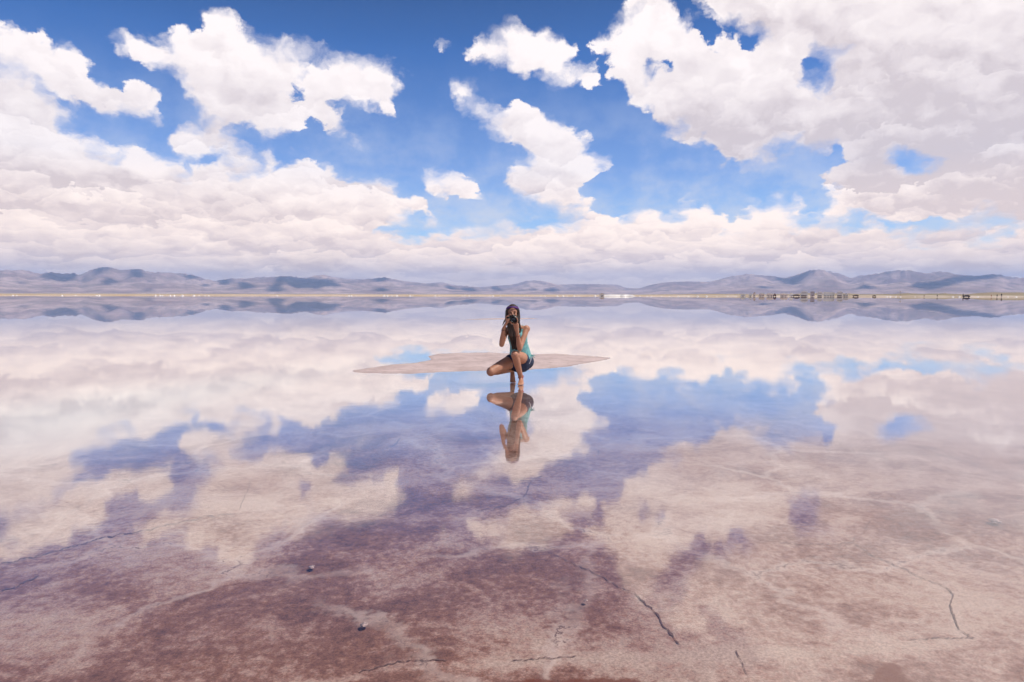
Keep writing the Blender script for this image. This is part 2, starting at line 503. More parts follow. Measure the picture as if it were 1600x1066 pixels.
def line_field(line, w, jit=3.0):
    L_ = np.array(line, float)
    best = np.full(px.shape, 1e9)
    jx = px + jit * fbm(GX * 6, GY * 6, 4, .65) * 3; jy = py + jit * fbm(GX * 6 + 9, GY * 6, 4, .65) * 3
    for i in range(len(L_) - 1):
        (x1, y1), (x2, y2) = L_[i], L_[i + 1]
        t_ = np.clip(((jx - x1) * (x2 - x1) + (jy - y1) * (y2 - y1)) / ((x2 - x1) ** 2 + (y2 - y1) ** 2), 0, 1)
        best = np.minimum(best, np.hypot(jx - x1 - t_ * (x2 - x1), jy - y1 - t_ * (y2 - y1)))
    return np.exp(-(best / w) ** 2)
RIDGES = [([(430,1066),(500,1054),(560,1041),(620,1029),(700,1027),(800,1025),(900,1019),(980,1017),(1050,1014),(1150,1011),(1260,1009),(1340,1004),(1420,1000),(1500,992)],8,1.1),
          ([(330,716),(440,713),(540,711),(600,697),(640,688)],3.5,.8),
          ([(372,801),(500,799),(620,802),(720,804),(800,788),(880,778),(960,776),(1050,776),(1150,775),(1250,770),(1300,765),(1380,758),(1460,748),(1600,755)],5,.9),
          ([(1333,845),(1400,880),(1470,911),(1492,930),(1500,985),(1530,1000),(1560,1030)],9,.6),([(1060,1004),(1080,1030),(1130,1066)],7,.6),
          ([(470,990),(488,965),(505,943)],5,1.0),([(606,775),(622,740),(640,705)],5,.7),([(420,860),(500,852),(590,858),(700,846),(830,850)],9,.5),
          ([(1250,790),(1300,803),(1360,800)],6,.6),([(0,960),(120,950),(200,930)],12,.4)]
for ln_, w_, a_ in RIDGES: pale = pale + a_ * line_field(ln_, w_)
green = field([(1.0,40,650,200,38,-6),(.9,230,620,200,22,-7),(.7,400,590,180,16,-7),(.5,620,560,60,10,0),(.25,1330,500,200,12,0)])
rust = field([(1.3,1388,1040,26,22,0),(1.1,1400,1062,70,12,0),(.9,640,1064,120,10,0),(1.0,860,1058,150,12,-2),(.8,960,1062,60,10,0),(.7,540,1056,60,8,-12)])
for nm, arr in (('rust', rust), ('dark', dark), ('pale', pale), ('green', green), ('landf', np.where(RR > shore - 70, np.clip((RR - shore + 70) / 90, 0, 1), 0)), ('rightf', right)):
    at = gm.attributes.new(nm, 'FLOAT', 'POINT')
    at.data.foreach_set('value', np.clip(arr, 0, 1.5).reshape(-1).astype(np.float32))

mg, n, out = material('salt_lake_bed')
pos = n.new('ShaderNodeNewGeometry').outputs['Position']
dk, pl, gn, ldf, rtf = (n.attr(a) for a in ('dark', 'pale', 'green', 'landf', 'rightf'))
n1 = n.noise(pos, .55, 8, .62, 1.2)
n2 = n.noise(pos, 2.2, 8, .66, .8)
n3 = n.noise(pos, 26, 6, .75)
n4 = n.noise(pos, 110, 3, .7)
br = n.m('ADD', n.m('MULTIPLY', n.m('SUBTRACT', n1, .5), 2.2), n.m('MULTIPLY', n.m('SUBTRACT', n2, .5), 2.3))
br = n.m('ADD', br, n.m('MULTIPLY', n.m('SUBTRACT', n3, .5), 2.1))
br = n.m('ADD', br, n.m('SUBTRACT', n.m('MULTIPLY', n.m('MINIMUM', dk, .95), .30), n.m('MULTIPLY', pl, .34)))
brf = n.rng(br, -.6, 1.05)
cr = n.new('ShaderNodeValToRGB')
el_ = cr.color_ramp
el_.elements[0].position = 0; el_.elements[0].color = (.50, .37, .30, 1)
el_.elements[1].position = 1; el_.elements[1].color = (.115, .055, .042, 1)
x = el_.elements.new(.30); x.color = (.39, .245, .195, 1)
x = el_.elements.new(.55); x.color = (.26, .132, .098, 1)
x = el_.elements.new(.8); x.color = (.19, .095, .072, 1)
n.put(cr.inputs[0], brf)
grain = n.rng(n4, .35, .68, .70, 1.25, smooth=False)
bedc = n.vm('SCALE', cr.outputs[0], scale=grain)
wv = n.new('ShaderNodeTexNoise'); n.put(wv.inputs['Vector'], pos); wv.inputs['Scale'].default_value = 1.3; wv.inputs['Detail'].default_value = 7; wv.inputs['Roughness'].default_value = .68
pw = n.vm('ADD', pos, n.vm('SCALE', n.vm('SUBTRACT', wv.outputs['Color'], (.5, .5, .5)), scale=.9))
ed = n.voro(pw, .85, 0, .5, dim='2D', feature='DISTANCE_TO_EDGE')
netm = n.rng(n.noise(pos, .7, 4, .6), .38, .54)
lip = n.m('MULTIPLY', n.rng(ed, .0, .055, 1, 0), netm)
slit = n.m('MULTIPLY', n.rng(ed, .002, .010, 1, 0), n.m('MULTIPLY', netm, n.rng(n.noise(pos, 2.3, 4, .65), .48, .60)))
bedc = n.mix(n.m('MULTIPLY', lip, .55), bedc, (.62, .50, .43, 1))
bedc = n.mix(n.m('MULTIPLY', slit, .85), bedc, (.13, .07, .06, 1))
rs_ = n.m('ADD', n.attr('rust'), n.m('MULTIPLY', n.m('SUBTRACT', n.noise(pos, 9, 5, .7), .5), 1.6))
bedc = n.mix(n.rng(rs_, .45, .75, 0, .85), bedc, (.17, .052, .028, 1))
bedc = n.mix(n.m('MULTIPLY', gn, .75, clamp=True), bedc, (.50, .56, .50, 1))
# the far shore: dry salt, sandy soil and sparse scrub
l1 = n.noise(n.vm('MULTIPLY', pos, (.012, .004, 0)), 1.0, 6, .6)
sandc = n.mix(n.rng(l1, .4, .62), (.56, .42, .27, 1), (.40, .30, .17, 1))
scrub = n.mix(n.rng(l1, .42, .6), (.30, .22, .13, 1), (.20, .18, .09, 1))
sandc = n.mix(rtf, sandc, scrub)
saltshore = n.rng(ldf, .5, 1.0)
dist = n.vm('LENGTH', pos)
salt_edge = n.m('MULTIPLY', n.rng(dist, 1020, 1250, 1, 0), n.rng(n.noise(n.vm('MULTIPLY', pos, (.03, .01, 0)), 1.0, 4, .6), .4, .6))
sandc = n.mix(salt_edge, sandc, (.70, .58, .50, 1))
gc = n.mix(saltshore, bedc, sandc)
b = n.new('ShaderNodeBsdfPrincipled')
n.put(b.inputs['Base Color'], gc)
b.inputs['Roughness'].default_value = .8
b.inputs['Specular IOR Level'].default_value = .2
bp = n.new('ShaderNodeBump'); bp.inputs['Strength'].default_value = .35; bp.inputs['Distance'].default_value = .01
n.put(bp.inputs['Height'], n.m('ADD', n.m('ADD', n3, n.m('MULTIPLY', n4, .4)), n.m('MULTIPLY', lip, .8)))
n.put(b.inputs['Normal'], bp.outputs[0])
n.put(out.inputs[0], b.outputs[0])
ground = link('ground', gm, mg)
tag(ground, 'pinkish brown salt lake bed with darker crusted patches and sandy far shore', kind='structure')

# ------------------------------------------------------------------ water
wr = np.concatenate([[0.01], np.geomspace(1.0, 1400, 40)])
wa = np.linspace(0, 2 * math.pi, 97)[:-1]
WR, WA = np.meshgrid(wr, wa, indexing='ij')
wm = grid_mesh('water', np.stack([WR * np.sin(WA), WR * np.cos(WA), 0 * WR], -1), wrap=True)
mw, n, out = material('shallow_brine')
pos = n.new('ShaderNodeNewGeometry').outputs['Position']
dist = n.vm('LENGTH', pos)
tr = n.new('ShaderNodeBsdfTransparent'); tr.inputs[0].default_value = (.97, .955, .97, 1)
gl = n.new('ShaderNodeBsdfGlossy'); gl.inputs[0].default_value = (1.0, .99, .98, 1)
lw = n.new('ShaderNodeLayerWeight'); lw.inputs[0].default_value = .5
fr = n.new('ShaderNodeValToRGB')
fe = fr.color_ramp; fe.elements[0].position = 0; fe.elements[0].color = (.02, .02, .02, 1); fe.elements[1].position = 1; fe.elements[1].color = (.98, .98, .98, 1)
for p_, v_ in ((.45, .09), (.63, .235), (.775, .50), (.85, .76), (.93, .91)):
    x_ = fe.elements.new(p_); x_.color = (v_, v_, v_, 1)
n.put(fr.inputs[0], lw.outputs['Facing'])
fac = fr.outputs[0]
film = n.noise(pos, .8, 6, .65)
fac = n.m('MULTIPLY', fac, 1.0)
fine = n.noise(pos, 30, 6, .75)
crust = n.rng(n.m('ADD', n.m('MULTIPLY', film, .6), n.m('MULTIPLY', fine, .5)), .46, .66, 1.0, .62)
near = n.rng(dist, 3.0, 8.5, 0, 1)
fac = n.m('MULTIPLY', fac, n.m('ADD', n.m('MULTIPLY', crust, n.m('SUBTRACT', 1, near)), near))
r1 = n.noise(n.vm('MULTIPLY', pos, (2.2, 6.0, 1)), 1.0, 4, .6)
r2 = n.noise(n.vm('MULTIPLY', pos, (12, 22, 1)), 1.0, 3, .6)
hgt = n.m('ADD', n.m('MULTIPLY', r1, 1.0), n.m('MULTIPLY', r2, .25))
foot = G(811, 600.0)
for fx_, fy_, k_ in ((foot.x, foot.y, 70.0), (foot.x - .12, foot.y + .15, 85.0)):
    fd = n.vm('LENGTH', n.vm('SUBTRACT', pos, (fx_, fy_, 0)))
    hgt = n.m('ADD', hgt, n.m('MULTIPLY', n.m('SINE', n.m('MULTIPLY', fd, k_)), n.rng(fd, .05, .8, .30, 0)))
bp = n.new('ShaderNodeBump'); bp.inputs['Distance'].default_value = .001
n.put(bp.inputs['Strength'], n.rng(dist, 4, 26, .26, .02))
n.put(bp.inputs['Height'], hgt)
n.put(gl.inputs['Normal'], bp.outputs[0])
n.put(gl.inputs['Roughness'], n.rng(dist, 2.5, 12, .045, .004))
ms = n.new('ShaderNodeMixShader')
n.put(ms.inputs[0], fac); n.put(ms.inputs[1], tr.outputs[0]); n.put(ms.inputs[2], gl.outputs[0])
n.put(out.inputs[0], ms.outputs[0])
water = link('water', wm, mw)
tag(water, 'still mirror-like film of brine over the salt flat', kind='structure')

# ------------------------------------------------------------------ mountains
SKY = [(-400,428),(-200,418),(0,422),(37,422),(62,428),(79,425),(99,428),(116,426),(125,431),(139,422.5),(159,417),(174,418),(187,422.5),(197,421.5),(219,420),(231,425),(262,426),(281,427),(300,429),(319,435.6),(336,439),(362,435),(384,435.6),(405,433),(431,433),(442,431),(457,432),(476,435),(491,431),(506,429),(521,433),(544,435.6),(572,436.6),(600,433),(611,435.6),(637,440),(667,443),(679,442),(692,441),(705,445),(727,447),(750,449),(769,447),(787,446),(806,444),(821,439),(838,438),(853,440),(870,445),(900,444),(933,444),(966,445),(977,450),(998,451),(1014,446),(1036,441.5),(1053,440.5),(1075,440),(1108,440.5),(1119,438),(1141,432),(1169,428),(1184,429.5),(1211,432),(1226,434.6),(1240,431),(1250,428),(1262,423),(1275,421),(1290,423),(1313,428),(1330,435),(1345,430),(1360,429),(1375,427),(1393,423),(1413,422),(1424,423),(1445,427),(1451,427),(1462,424),(1480,425),(1494,429),(1523,431),(1541,430),(1549,428),(1563,429),(1575,433),(1586,433),(1600,435),(1700,428),(1900,420),(2100,430)]
sa = np.array([azel(x, y)[0] for x, y in SKY]); se = np.array([math.tan(azel(x, y)[1]) for x, y in SKY])
m_az = np.linspace(R(-62), R(62), 1500)
m_r = np.linspace(12500, 25000, 110)
MR, MA = np.meshgrid(m_r, m_az, indexing='ij')
MX = MR * np.sin(MA); MY = MR * np.cos(MA)
t = (MR - 12500) / 12500
target = np.interp(m_az, sa, se, left=se[0] * 1.1, right=se[-1] * 1.1)
# noise measured in real metres
wx = MX + 900 * fbm(MX / 2600, MY / 2600, 3); wy = MY + 900 * fbm(MX / 2600 + 40, MY / 2600, 3)
rd = ridged(wx / 2300, wy / 2300, 6, .56)
fb = fbm(MX / 5000 + 9, MY / 5000, 4)
prof = np.clip(t * 2.0, 0, 1) ** 1.15 * np.clip((1.02 - t) * 5, 0, 1)
h = prof * (0.30 + .95 * np.clip(rd, -.25, 1) + .7 * fb)
h = np.maximum(h, 0) + 0.02 * np.clip(t * 8, 0, 1)
ang = np.max(h / MR, axis=0)
need = target / np.maximum(ang, 1e-7)
ker = np.exp(-np.linspace(-1.5, 1.5, 9) ** 2); ker /= ker.sum()
need = np.convolve(np.pad(need, 4, mode='edge'), ker, 'valid')
h = h * need[None, :] + CAM_H * 0
h[0] = -5; h[-1] = -5
mm = grid_mesh('mountains', np.stack([MX, MY, h], -1))
mmat, n, out = material('mountain_rock')
pos = n.new('ShaderNodeNewGeometry').outputs['Position']
a1 = n.noise(n.vm('MULTIPLY', pos, (.0009, .0009, .002)), 1.0, 8, .62)
rock = n.mix(n.rng(a1, .38, .62), (.30, .19, .165, 1), (.60, .43, .37, 1))
a2 = n.noise(n.vm('MULTIPLY', pos, (.004, .004, .004)), 1.0, 6, .6)
rock = n.mix(n.rng(a2, .45, .6, 0, .5), rock, (.23, .17, .12, 1))
d = n.new('ShaderNodeBsdfDiffuse'); n.put(d.inputs[0], rock)
bp = n.new('ShaderNodeBump'); bp.inputs['Strength'].default_value = .6; bp.inputs['Distance'].default_value = 60
n.put(bp.inputs['Height'], a2); n.put(d.inputs['Normal'], bp.outputs[0])
n.put(out.inputs[0], d.outputs[0])
mountains = link('mountains', mm, mmat)
tag(mountains, 'hazy blue and mauve mountain range on the horizon', kind='structure')

# ------------------------------------------------------------------ air
hz_me = bpy.data.meshes.new('haze')
bm = bmesh.new()
bmesh.ops.create_cube(bm, size=1)
bm.to_mesh(hz_me); bm.free()
mh, n, out = material('pale_air')
v = n.new('ShaderNodeVolumePrincipled')
v.inputs['Color'].default_value = (.38, .57, 1.0, 1)
v.inputs['Density'].default_value = HAZE = 5.2e-5
v.inputs['Anisotropy'].default_value = .1
n.put(out.inputs['Volume'], v.outputs[0])
haze = link('haze', hz_me, mh)
haze.scale = (64000, 64000, 996)
haze.location = (0, 0, 498 - 6)
tag(haze, 'thin blue air between the shore and the mountains', kind='stuff')

# ------------------------------------------------------------------ render settings
S.view_settings.view_transform = 'Standard'
S.view_settings.look = 'None'
S.view_settings.exposure = 0.14
S.view_settings.gamma = 1
c = S.cycles
c.max_bounces = 8; c.diffuse_bounces = 2; c.glossy_bounces = 3; c.transparent_max_bounces = 8; c.volume_bounces = 1
c.use_denoising = True
c.use_adaptive_sampling = True; c.adaptive_threshold = .02
c.sample_clamp_indirect = 6
#PART2#
# ------------------------------------------------------------------ lines of the salt crust, ground heights
def ground_z(x, y):
    r = math.hypot(x, y); a = math.atan2(x, y)
    j = np.searchsorted(az_f, a); j = min(max(j, 1), len(az_f) - 1)
    w = (a - az_f[j - 1]) / (az_f[j] - az_f[j - 1])
    i = min(max(np.searchsorted(rs, r), 1), len(rs) - 1)
    v = (r - rs[i - 1]) / (rs[i] - rs[i - 1])
    return float((GZ[i - 1, j - 1] * (1 - w) + GZ[i - 1, j] * w) * (1 - v) + (GZ[i, j - 1] * (1 - w) + GZ[i, j] * w) * v)

CRACKS = [  # (pixel polyline, width in pixels)
 ([(0,881),(60,868),(120,851),(175,836),(215,830),(260,820),(330,806),(372,801)],2.6),
 ([(100,752),(160,745),(230,731),(330,716)],1.6),
 ([(0,925),(30,914),(62,899)],3.0),
 ([(372,800),(386,768),(392,748)],1.3),
 ([(1522,996),(1500,986),(1490,965),(1485,945),(1490,927),(1470,913),(1440,901),(1402,882),(1370,870),(1345,855),(1333,847)],1.7),
 ([(1333,847),(1290,850),(1240,849),(1216,847)],1.5),
 ([(1333,848),(1335,837)],1.6),
 ([(1350,830),(1356,820),(1361,811)],1.3),
 ([(990,924),(1005,938),(1025,955),(1035,975),(1050,990),(1062,1006)],3.2),
 ([(990,924),(960,912),(925,893),(895,880),(860,862)],1.6),
 ([(745,797),(790,790),(818,777),(832,750),(848,742)],2.2),
 ([(520,724),(560,716),(590,708),(612,697),(628,684)],2.0),
 ([(1420,997),(1470,996),(1525,997)],1.4),
 ([(560,1048),(610,1036),(640,1031),(700,1030)],2.2),
 ([(800,1030),(840,1027),(905,1022)],1.8),
 ([(1150,1014),(1165,1046),(1172,1056)],1.2),
 ([(934,712),(936,698)],1.6),
]
cv_, cf_ = [], []
for line, w in CRACKS:
    pts = []
    for i in range(len(line) - 1):
        a, b = np.array(line[i], float), np.array(line[i + 1], float)
        k = max(2, int(np.hypot(*(b - a)) / 3))
        pts += [a + (b - a) * j / k for j in range(k)]
    pts.append(np.array(line[-1], float))
    pts = np.array(pts); s = np.arange(len(pts))
    pts[:, 1] += 2.2 * fbm(s * .21 + line[0][0], s * 0 + 4.1, 4, .75) * 4
    pts[:, 0] += 2.5 * fbm(s * .19 + line[0][1], s * 0 + 9.1, 4, .7) * 2
    wd = w * np.clip(.55 + 2.4 * fbm(s * .35 + 3, s * 0 + line[0][0], 4, .7), 0.05, 1.2)
    wd[0] = wd[-1] = 0.02
    w3 = np.array([G(p[0], p[1], -.024) for p in pts])
    tg = np.gradient(w3, axis=0); tg /= np.linalg.norm(tg, axis=1)[:, None] + 1e-9
    nr = np.stack([-tg[:, 1], tg[:, 0], 0 * tg[:, 0]], -1)
    sc = np.linalg.norm(w3 - np.array([0, 0, CAM_H]), axis=1) / F
    for i in range(len(w3)):
        z = ground_z(w3[i, 0], w3[i, 1]) + .004
        hw = wd[i] * sc[i] * .68
        for sgn in (-1, 1):
            q_ = w3[i] + nr[i] * hw * sgn
            cv_.append((q_[0], q_[1], z))
        if i:
            k = len(cv_)
            cf_.append((k - 4, k - 3, k - 1, k - 2))
me = bpy.data.meshes.new('ground_cracks'); me.from_pydata(cv_, [], cf_)
crack_m = simple_mat('damp_crack_mud', (.15, .085, .072), .9)
tag(link('ground_cracks', me, crack_m), 'dark thin cracks between the plates of salt crust', kind='structure')

def mound(name, outline, hgt, mat, nz=.011, rows=26, rim=-.006, power=3.0):
    """low island: outline given as seen pixels on the water level"""
    pts = densify(outline, 5)
    w3 = np.array([G(x, y)[:] for x, y in pts])
    c0 = w3.mean(axis=0)
    jit = 1 + .03 * fbm(np.arange(len(w3)) * .22, np.arange(len(w3)) * 0 + 2.2, 6, .8) * 4
    k = np.linspace(0, 1, rows) ** .6
    V = c0 + (w3 - c0)[None] * (k[:, None] * np.where(k[:, None] > .5, jit[None] ** k[:, None], 1))[:, :, None]
    prof_ = hgt * (1 - k ** power)[:, None] + rim * (k ** 8)[:, None]
    V[:, :, 2] = prof_ + nz * fbm(V[:, :, 0] * 2.1, V[:, :, 1] * 2.1, 5, .6) * (1 - k ** 6)[:, None] * 2
    return link(name, grid_mesh(name, V, wrap=True), mat)

mi, n, out = material('damp_salt_sand')
pos = n.new('ShaderNodeNewGeometry').outputs['Position']
a1 = n.noise(pos, 1.6, 7, .7); a2 = n.noise(pos, 30, 4, .7)
cc = n.mix(n.rng(a1, .36, .64), (.62, .485, .455, 1), (.49, .37, .345, 1))
zz = n.new('ShaderNodeSeparateXYZ'); n.put(zz.inputs[0], pos)
cc = n.mix(n.rng(zz.outputs[2], -.002, .009, .6, 0), cc, (.33, .25, .235, 1))
cc = n.mix(n.rng(a2, .52, .70, 0, .55), cc, (.26, .185, .165, 1))
cc = n.mix(n.rng(n.noise(pos, 5, 5, .7), .54, .64, 0, .6), cc, (.36, .265, .24, 1))
b = n.new('ShaderNodeBsdfPrincipled'); n.put(b.inputs['Base Color'], cc); b.inputs['Roughness'].default_value = .7
bp = n.new('ShaderNodeBump'); bp.inputs['Strength'].default_value = .5; bp.inputs['Distance'].default_value = .02
n.put(bp.inputs['Height'], a2); n.put(b.inputs['Normal'], bp.outputs[0]); n.put(out.inputs[0], b.outputs[0])
ISLE = [(546,582.6),(541,581.2),(547,579),(563,576),(606,570),(649,566.5),(669,562),(666,556.4),(681,552.7),(721,550.7),(764,550),(787,551.2),(836,553.4),(873,552),(902,554.5),(940,556.8),(960,558.3),(965,559.8),(958,561.8),(922,568),(894,573.7),(836,578.6),(779,579.4),(692,582.3),(635,585.2),(592,585),(554,583.8)]
tag(mound('sandbar', ISLE, .028, mi), 'low beige salt sandbar lying in the water behind the crouching photographer', kind='structure')
tag(mound('sandbar', [(716,499.5),(745,498.2),(775,497.3),(800,496.9),(830,497.2),(848,497.9),(830,498.7),(795,499),(760,499.6)], .012, mi, nz=.001), 'thin strip of sandbar far out on the water', kind='structure')

lump_m = simple_mat('dark_salt_lump', (.44, .33, .29), .8, 60, .6, .6)
def lump(px_, py_, rpx, label, mat=None):
    p = G(px_, py_, -.012); s = rpx * (p - Vector((0, 0, CAM_H))).length / F
    bm = bmesh.new(); bmesh.ops.create_icosphere(bm, subdivisions=4, radius=1)
    for v in bm.verts:
        k = 1 + .55 * float(fbm(v.co.x * 1.3 + px_, v.co.y * 1.3 + v.co.z * 1.7, 4, .6)) * 2
        v.co = Vector((v.co.x * s * k, v.co.y * s * k * 1.3, v.co.z * s * .42 * k))
    me = bpy.data.meshes.new('salt_lump'); bm.to_mesh(me); bm.free()
    for f_ in me.polygons: f_.use_smooth = True
    o = link('salt_lump', me, mat or lump_m); o.location = p
    tag(o, label, 'lump of salt', 'lumps of salt in the foreground')
lump(569, 976, 5, 'grey crusty salt lump in the shallow water at the bottom, left of centre')
lump(487, 886, 4, 'small dark salt lump under the reflection of a cloud, left half of the foreground')
lump(1554, 814, 5.5, 'dark flat salt lump near the right edge of the water')
lump(916, 938, 2.5, 'tiny dark salt lump just left of the crack at the bottom centre')

# ------------------------------------------------------------------ unseen cloud sheets, added overhead and cut to cast the mountains' shadow patches
PATCH = [
 [(61,433),(70,427),(80,424),(95,427),(105,426),(113,425),(122,430),(124,433),(115,438),(100,443),(95,442),(85,439),(70,437)],
 [(156,446),(160,438),(170,434),(182,438),(190,444),(175,445),(165,447)],
 [(197,428),(202,421),(212,419),(225,422),(225,432),(215,436),(205,432)],
 [(26,445),(32,440),(43,441),(38,446)], [(15,455),(18,452.5),(23,454),(20,457)],
 [(139,427),(150,423),(157,416),(175,417),(175,423),(160,426),(155,433),(148,430)],
 [(225,440),(235,440),(245,444),(247,447),(235,443)], [(225,456),(228,450),(238,450),(236,456)],
 [(285,429),(300,428),(313,433),(305,436),(292,438)], [(312,448),(318,443),(329,445),(328,449)],
 [(336,440),(350,436),(362,434),(361,444),(352,447),(343,445)], [(371,441),(385,441),(400,446),(395,452),(380,453),(372,452)],
 [(412,456),(420,447),(432,443),(427,438),(442,430),(457,431),(476,434),(490,435),(510,437),(525,441),(536,449),(520,449),(508,448),(495,453),(480,450),(465,452),(455,449),(445,443),(440,448),(450,455),(430,457)],
 [(578,437),(590,432),(602,431),(612,436),(600,441),(592,443)], [(580,455),(590,450),(598,449),(612,454),(600,457)],
 [(693,450),(700,445),(712,450),(714,454),(700,453)], [(718,453),(725,449),(742,450),(748,456),(730,456)], [(764,451),(772,447),(782,450),(788,456),(775,455)],
 [(806,452),(825,453),(840,450),(838,455),(815,455)], [(843,456),(855,451),(866,449),(875,454),(870,457)],
 [(1180,449),(1186,447),(1195,449),(1205,448),(1212,451),(1195,452),(1185,451)],
 [(1204,432),(1225,435),(1240,431),(1252,427),(1262,423),(1272,422),(1264,430),(1250,434),(1258,438),(1250,444),(1235,447),(1222,443),(1212,438)],
 [(1336,436),(1355,446),(1372,450),(1362,453),(1345,452),(1337,449),(1348,447),(1345,444)],
 [(1411,421),(1424,422),(1445,426),(1443,431),(1428,430),(1418,426)],
 [(1418,448),(1430,441),(1440,441),(1460,440),(1475,436),(1490,434),(1500,432),(1518,432),(1535,430),(1549,427),(1565,429),(1570,433),(1552,437),(1540,438),(1525,440),(1510,441),(1490,446),(1470,451),(1455,455),(1440,451),(1425,450)],
 [(1384,427),(1400,423),(1395,430),(1382,431)], [(1572,444),(1583,446),(1580,450),(1572,447)]]
def terrain_hit(px_, py_):
    a, e_ = azel(px_, py_)
    j = int(np.clip(np.searchsorted(m_az, a), 0, len(m_az) - 1))
    col = h[:, j] - CAM_H; tt = math.tan(e_)
    for i in range(len(m_r)):
        if col[i] / m_r[i] >= tt: return m_r[i], a, h[i, j]
    i = int(np.argmax(col / m_r)); return m_r[i], a, h[i, j]
CV, CF = [], []; base = 0
for poly in PATCH:
    pa = np.array(poly, float)
    xs = np.arange(pa[:, 0].min() - 1, pa[:, 0].max() + 2, 1.25); ys = np.arange(pa[:, 1].min() - 1, pa[:, 1].max() + 2, .6)
    X_, Y_ = np.meshgrid(xs, ys)
    ins = np.zeros(X_.shape, bool); dd = np.full(X_.shape, 1e9)
    Xw = X_ + 2.2 * fbm(X_ * .23, Y_ * .4, 4, .65) * 2; Yw = Y_ + 1.0 * fbm(X_ * .23 + 31, Y_ * .4, 4, .65) * 2
    for q_ in range(len(pa)):
        (x1, y1), (x2, y2) = pa[q_], pa[(q_ + 1) % len(pa)]
        cnd = (y1 > Yw) != (y2 > Yw)
        ins ^= cnd & (Xw < (x2 - x1) * (Yw - y1) / (y2 - y1 + 1e-9) + x1)
        t_ = np.clip(((Xw - x1) * (x2 - x1) + (Yw - y1) * (y2 - y1)) / ((x2 - x1) ** 2 + (y2 - y1) ** 2), 0, 1)
        dd = np.minimum(dd, np.hypot(Xw - x1 - t_ * (x2 - x1), Yw - y1 - t_ * (y2 - y1)))
    fk = ins[:-1, :-1] & ins[:-1, 1:] & ins[1:, 1:] & ins[1:, :-1]
    if not fk.any(): continue
    pts = np.zeros(X_.shape + (3,)); top = np.zeros_like(pts)
    for i in range(X_.shape[0]):
        for j in range(X_.shape[1]):
            r_, a, hh = terrain_hit(X_[i, j], Y_[i, j])
            lvl = 15500
            tt = (lvl - hh) / SUN.z
            p_ = np.array([r_ * math.sin(a), r_ * math.cos(a), hh]) + np.array(SUN) * tt
            pts[i, j] = p_; top[i, j] = p_ + np.array(SUN) * (120 * min(dd[i, j], 6))
    ny_, nx_ = X_.shape
    idx = np.arange(nx_ * ny_).reshape(ny_, nx_)
    fc_ = np.stack([idx[:-1, :-1], idx[:-1, 1:], idx[1:, 1:], idx[1:, :-1]], -1)[fk]
    for layer in (pts, top):
        used = np.unique(fc_); remap = np.zeros(nx_ * ny_, int); remap[used] = np.arange(len(used))
        CV.append(layer.reshape(-1, 3)[used]); CF.append(remap[fc_] + base); base += len(used)
CV = np.concatenate(CV); CF = np.concatenate(CF)
me = bpy.data.meshes.new('shadow_clouds')
me.vertices.add(len(CV)); me.vertices.foreach_set('co', CV.reshape(-1).astype(np.float32))
me.loops.add(CF.size); me.loops.foreach_set('vertex_index', CF.reshape(-1).astype(np.int32))
me.polygons.add(len(CF)); me.polygons.foreach_set('loop_start', (np.arange(len(CF)) * 4).astype(np.int32)); me.polygons.foreach_set('loop_total', np.full(len(CF), 4, np.int32))
me.update(); me.polygons.foreach_set('use_smooth', np.full(len(CF), True))
mc, n, out = material('shadow_cloud_white')
d = n.new('ShaderNodeBsdfDiffuse'); d.inputs[0].default_value = (.84, .80, .79, 1)
tl = n.new('ShaderNodeBsdfTranslucent'); tl.inputs[0].default_value = (.90, .85, .84, 1)
ms = n.new('ShaderNodeMixShader'); ms.inputs[0].default_value = .5
n.put(ms.inputs[1], d.outputs[0]); n.put(ms.inputs[2], tl.outputs[0])
n.put(out.inputs[0], ms.outputs[0])
tag(link('shadow_clouds', me, mc), 'unseen white cloud sheets added high overhead to shade the mountains', kind='stuff')

# ------------------------------------------------------------------ building tools for bodies
def tube(bm, pts, radii, seg=16, flat=None, up=Vector((0, 0, 1))):
    """closed tapering tube with rounded ends; radii floats or (rx, ry) across the side axis and the other axis"""
    pts = [Vector(p) for p in pts]
    rad = [(r, r) if not isinstance(r, tuple) else r for r in radii]
    ext_p, ext_r = [], []
    d0 = (pts[0] - pts[1]).normalized(); d1 = (pts[-1] - pts[-2]).normalized()
    for k in (85, 60, 35):
        s, c_ = math.sin(R(k)), math.cos(R(k)); m_ = min(rad[0])
        ext_p.append(pts[0] + d0 * m_ * s); ext_r.append((rad[0][0] * c_, rad[0][1] * c_))
    ext_p += pts; ext_r += rad
    for k in (35, 60, 85):
        s, c_ = math.sin(R(k)), math.cos(R(k)); m_ = min(rad[-1])
        ext_p.append(pts[-1] + d1 * m_ * s); ext_r.append((rad[-1][0] * c_, rad[-1][1] * c_))
    rings = []; side = None
    for i, p in enumerate(ext_p):
        a = ext_p[max(i - 1, 0)]; b_ = ext_p[min(i + 1, len(ext_p) - 1)]
        t_ = (b_ - a).normalized()
        if side is None:
            side = Vector(flat) if flat is not None else t_.orthogonal()
        side = (side - t_ * side.dot(t_))
        side = side.normalized() if side.length > 1e-6 else t_.orthogonal().normalized()
        oth = t_.cross(side)
        rx, ry = ext_r[i]
        rings.append([bm.verts.new(p + side * rx * math.cos(2 * math.pi * k / seg) + oth * ry * math.sin(2 * math.pi * k / seg)) for k in range(seg)])
    for i in range(len(rings) - 1):
        for k in range(seg):
            bm.faces.new((rings[i][k], rings[i][(k + 1) % seg], rings[i + 1][(k + 1) % seg], rings[i + 1][k]))
    bm.faces.new(rings[0][::-1]); bm.faces.new(rings[-1])

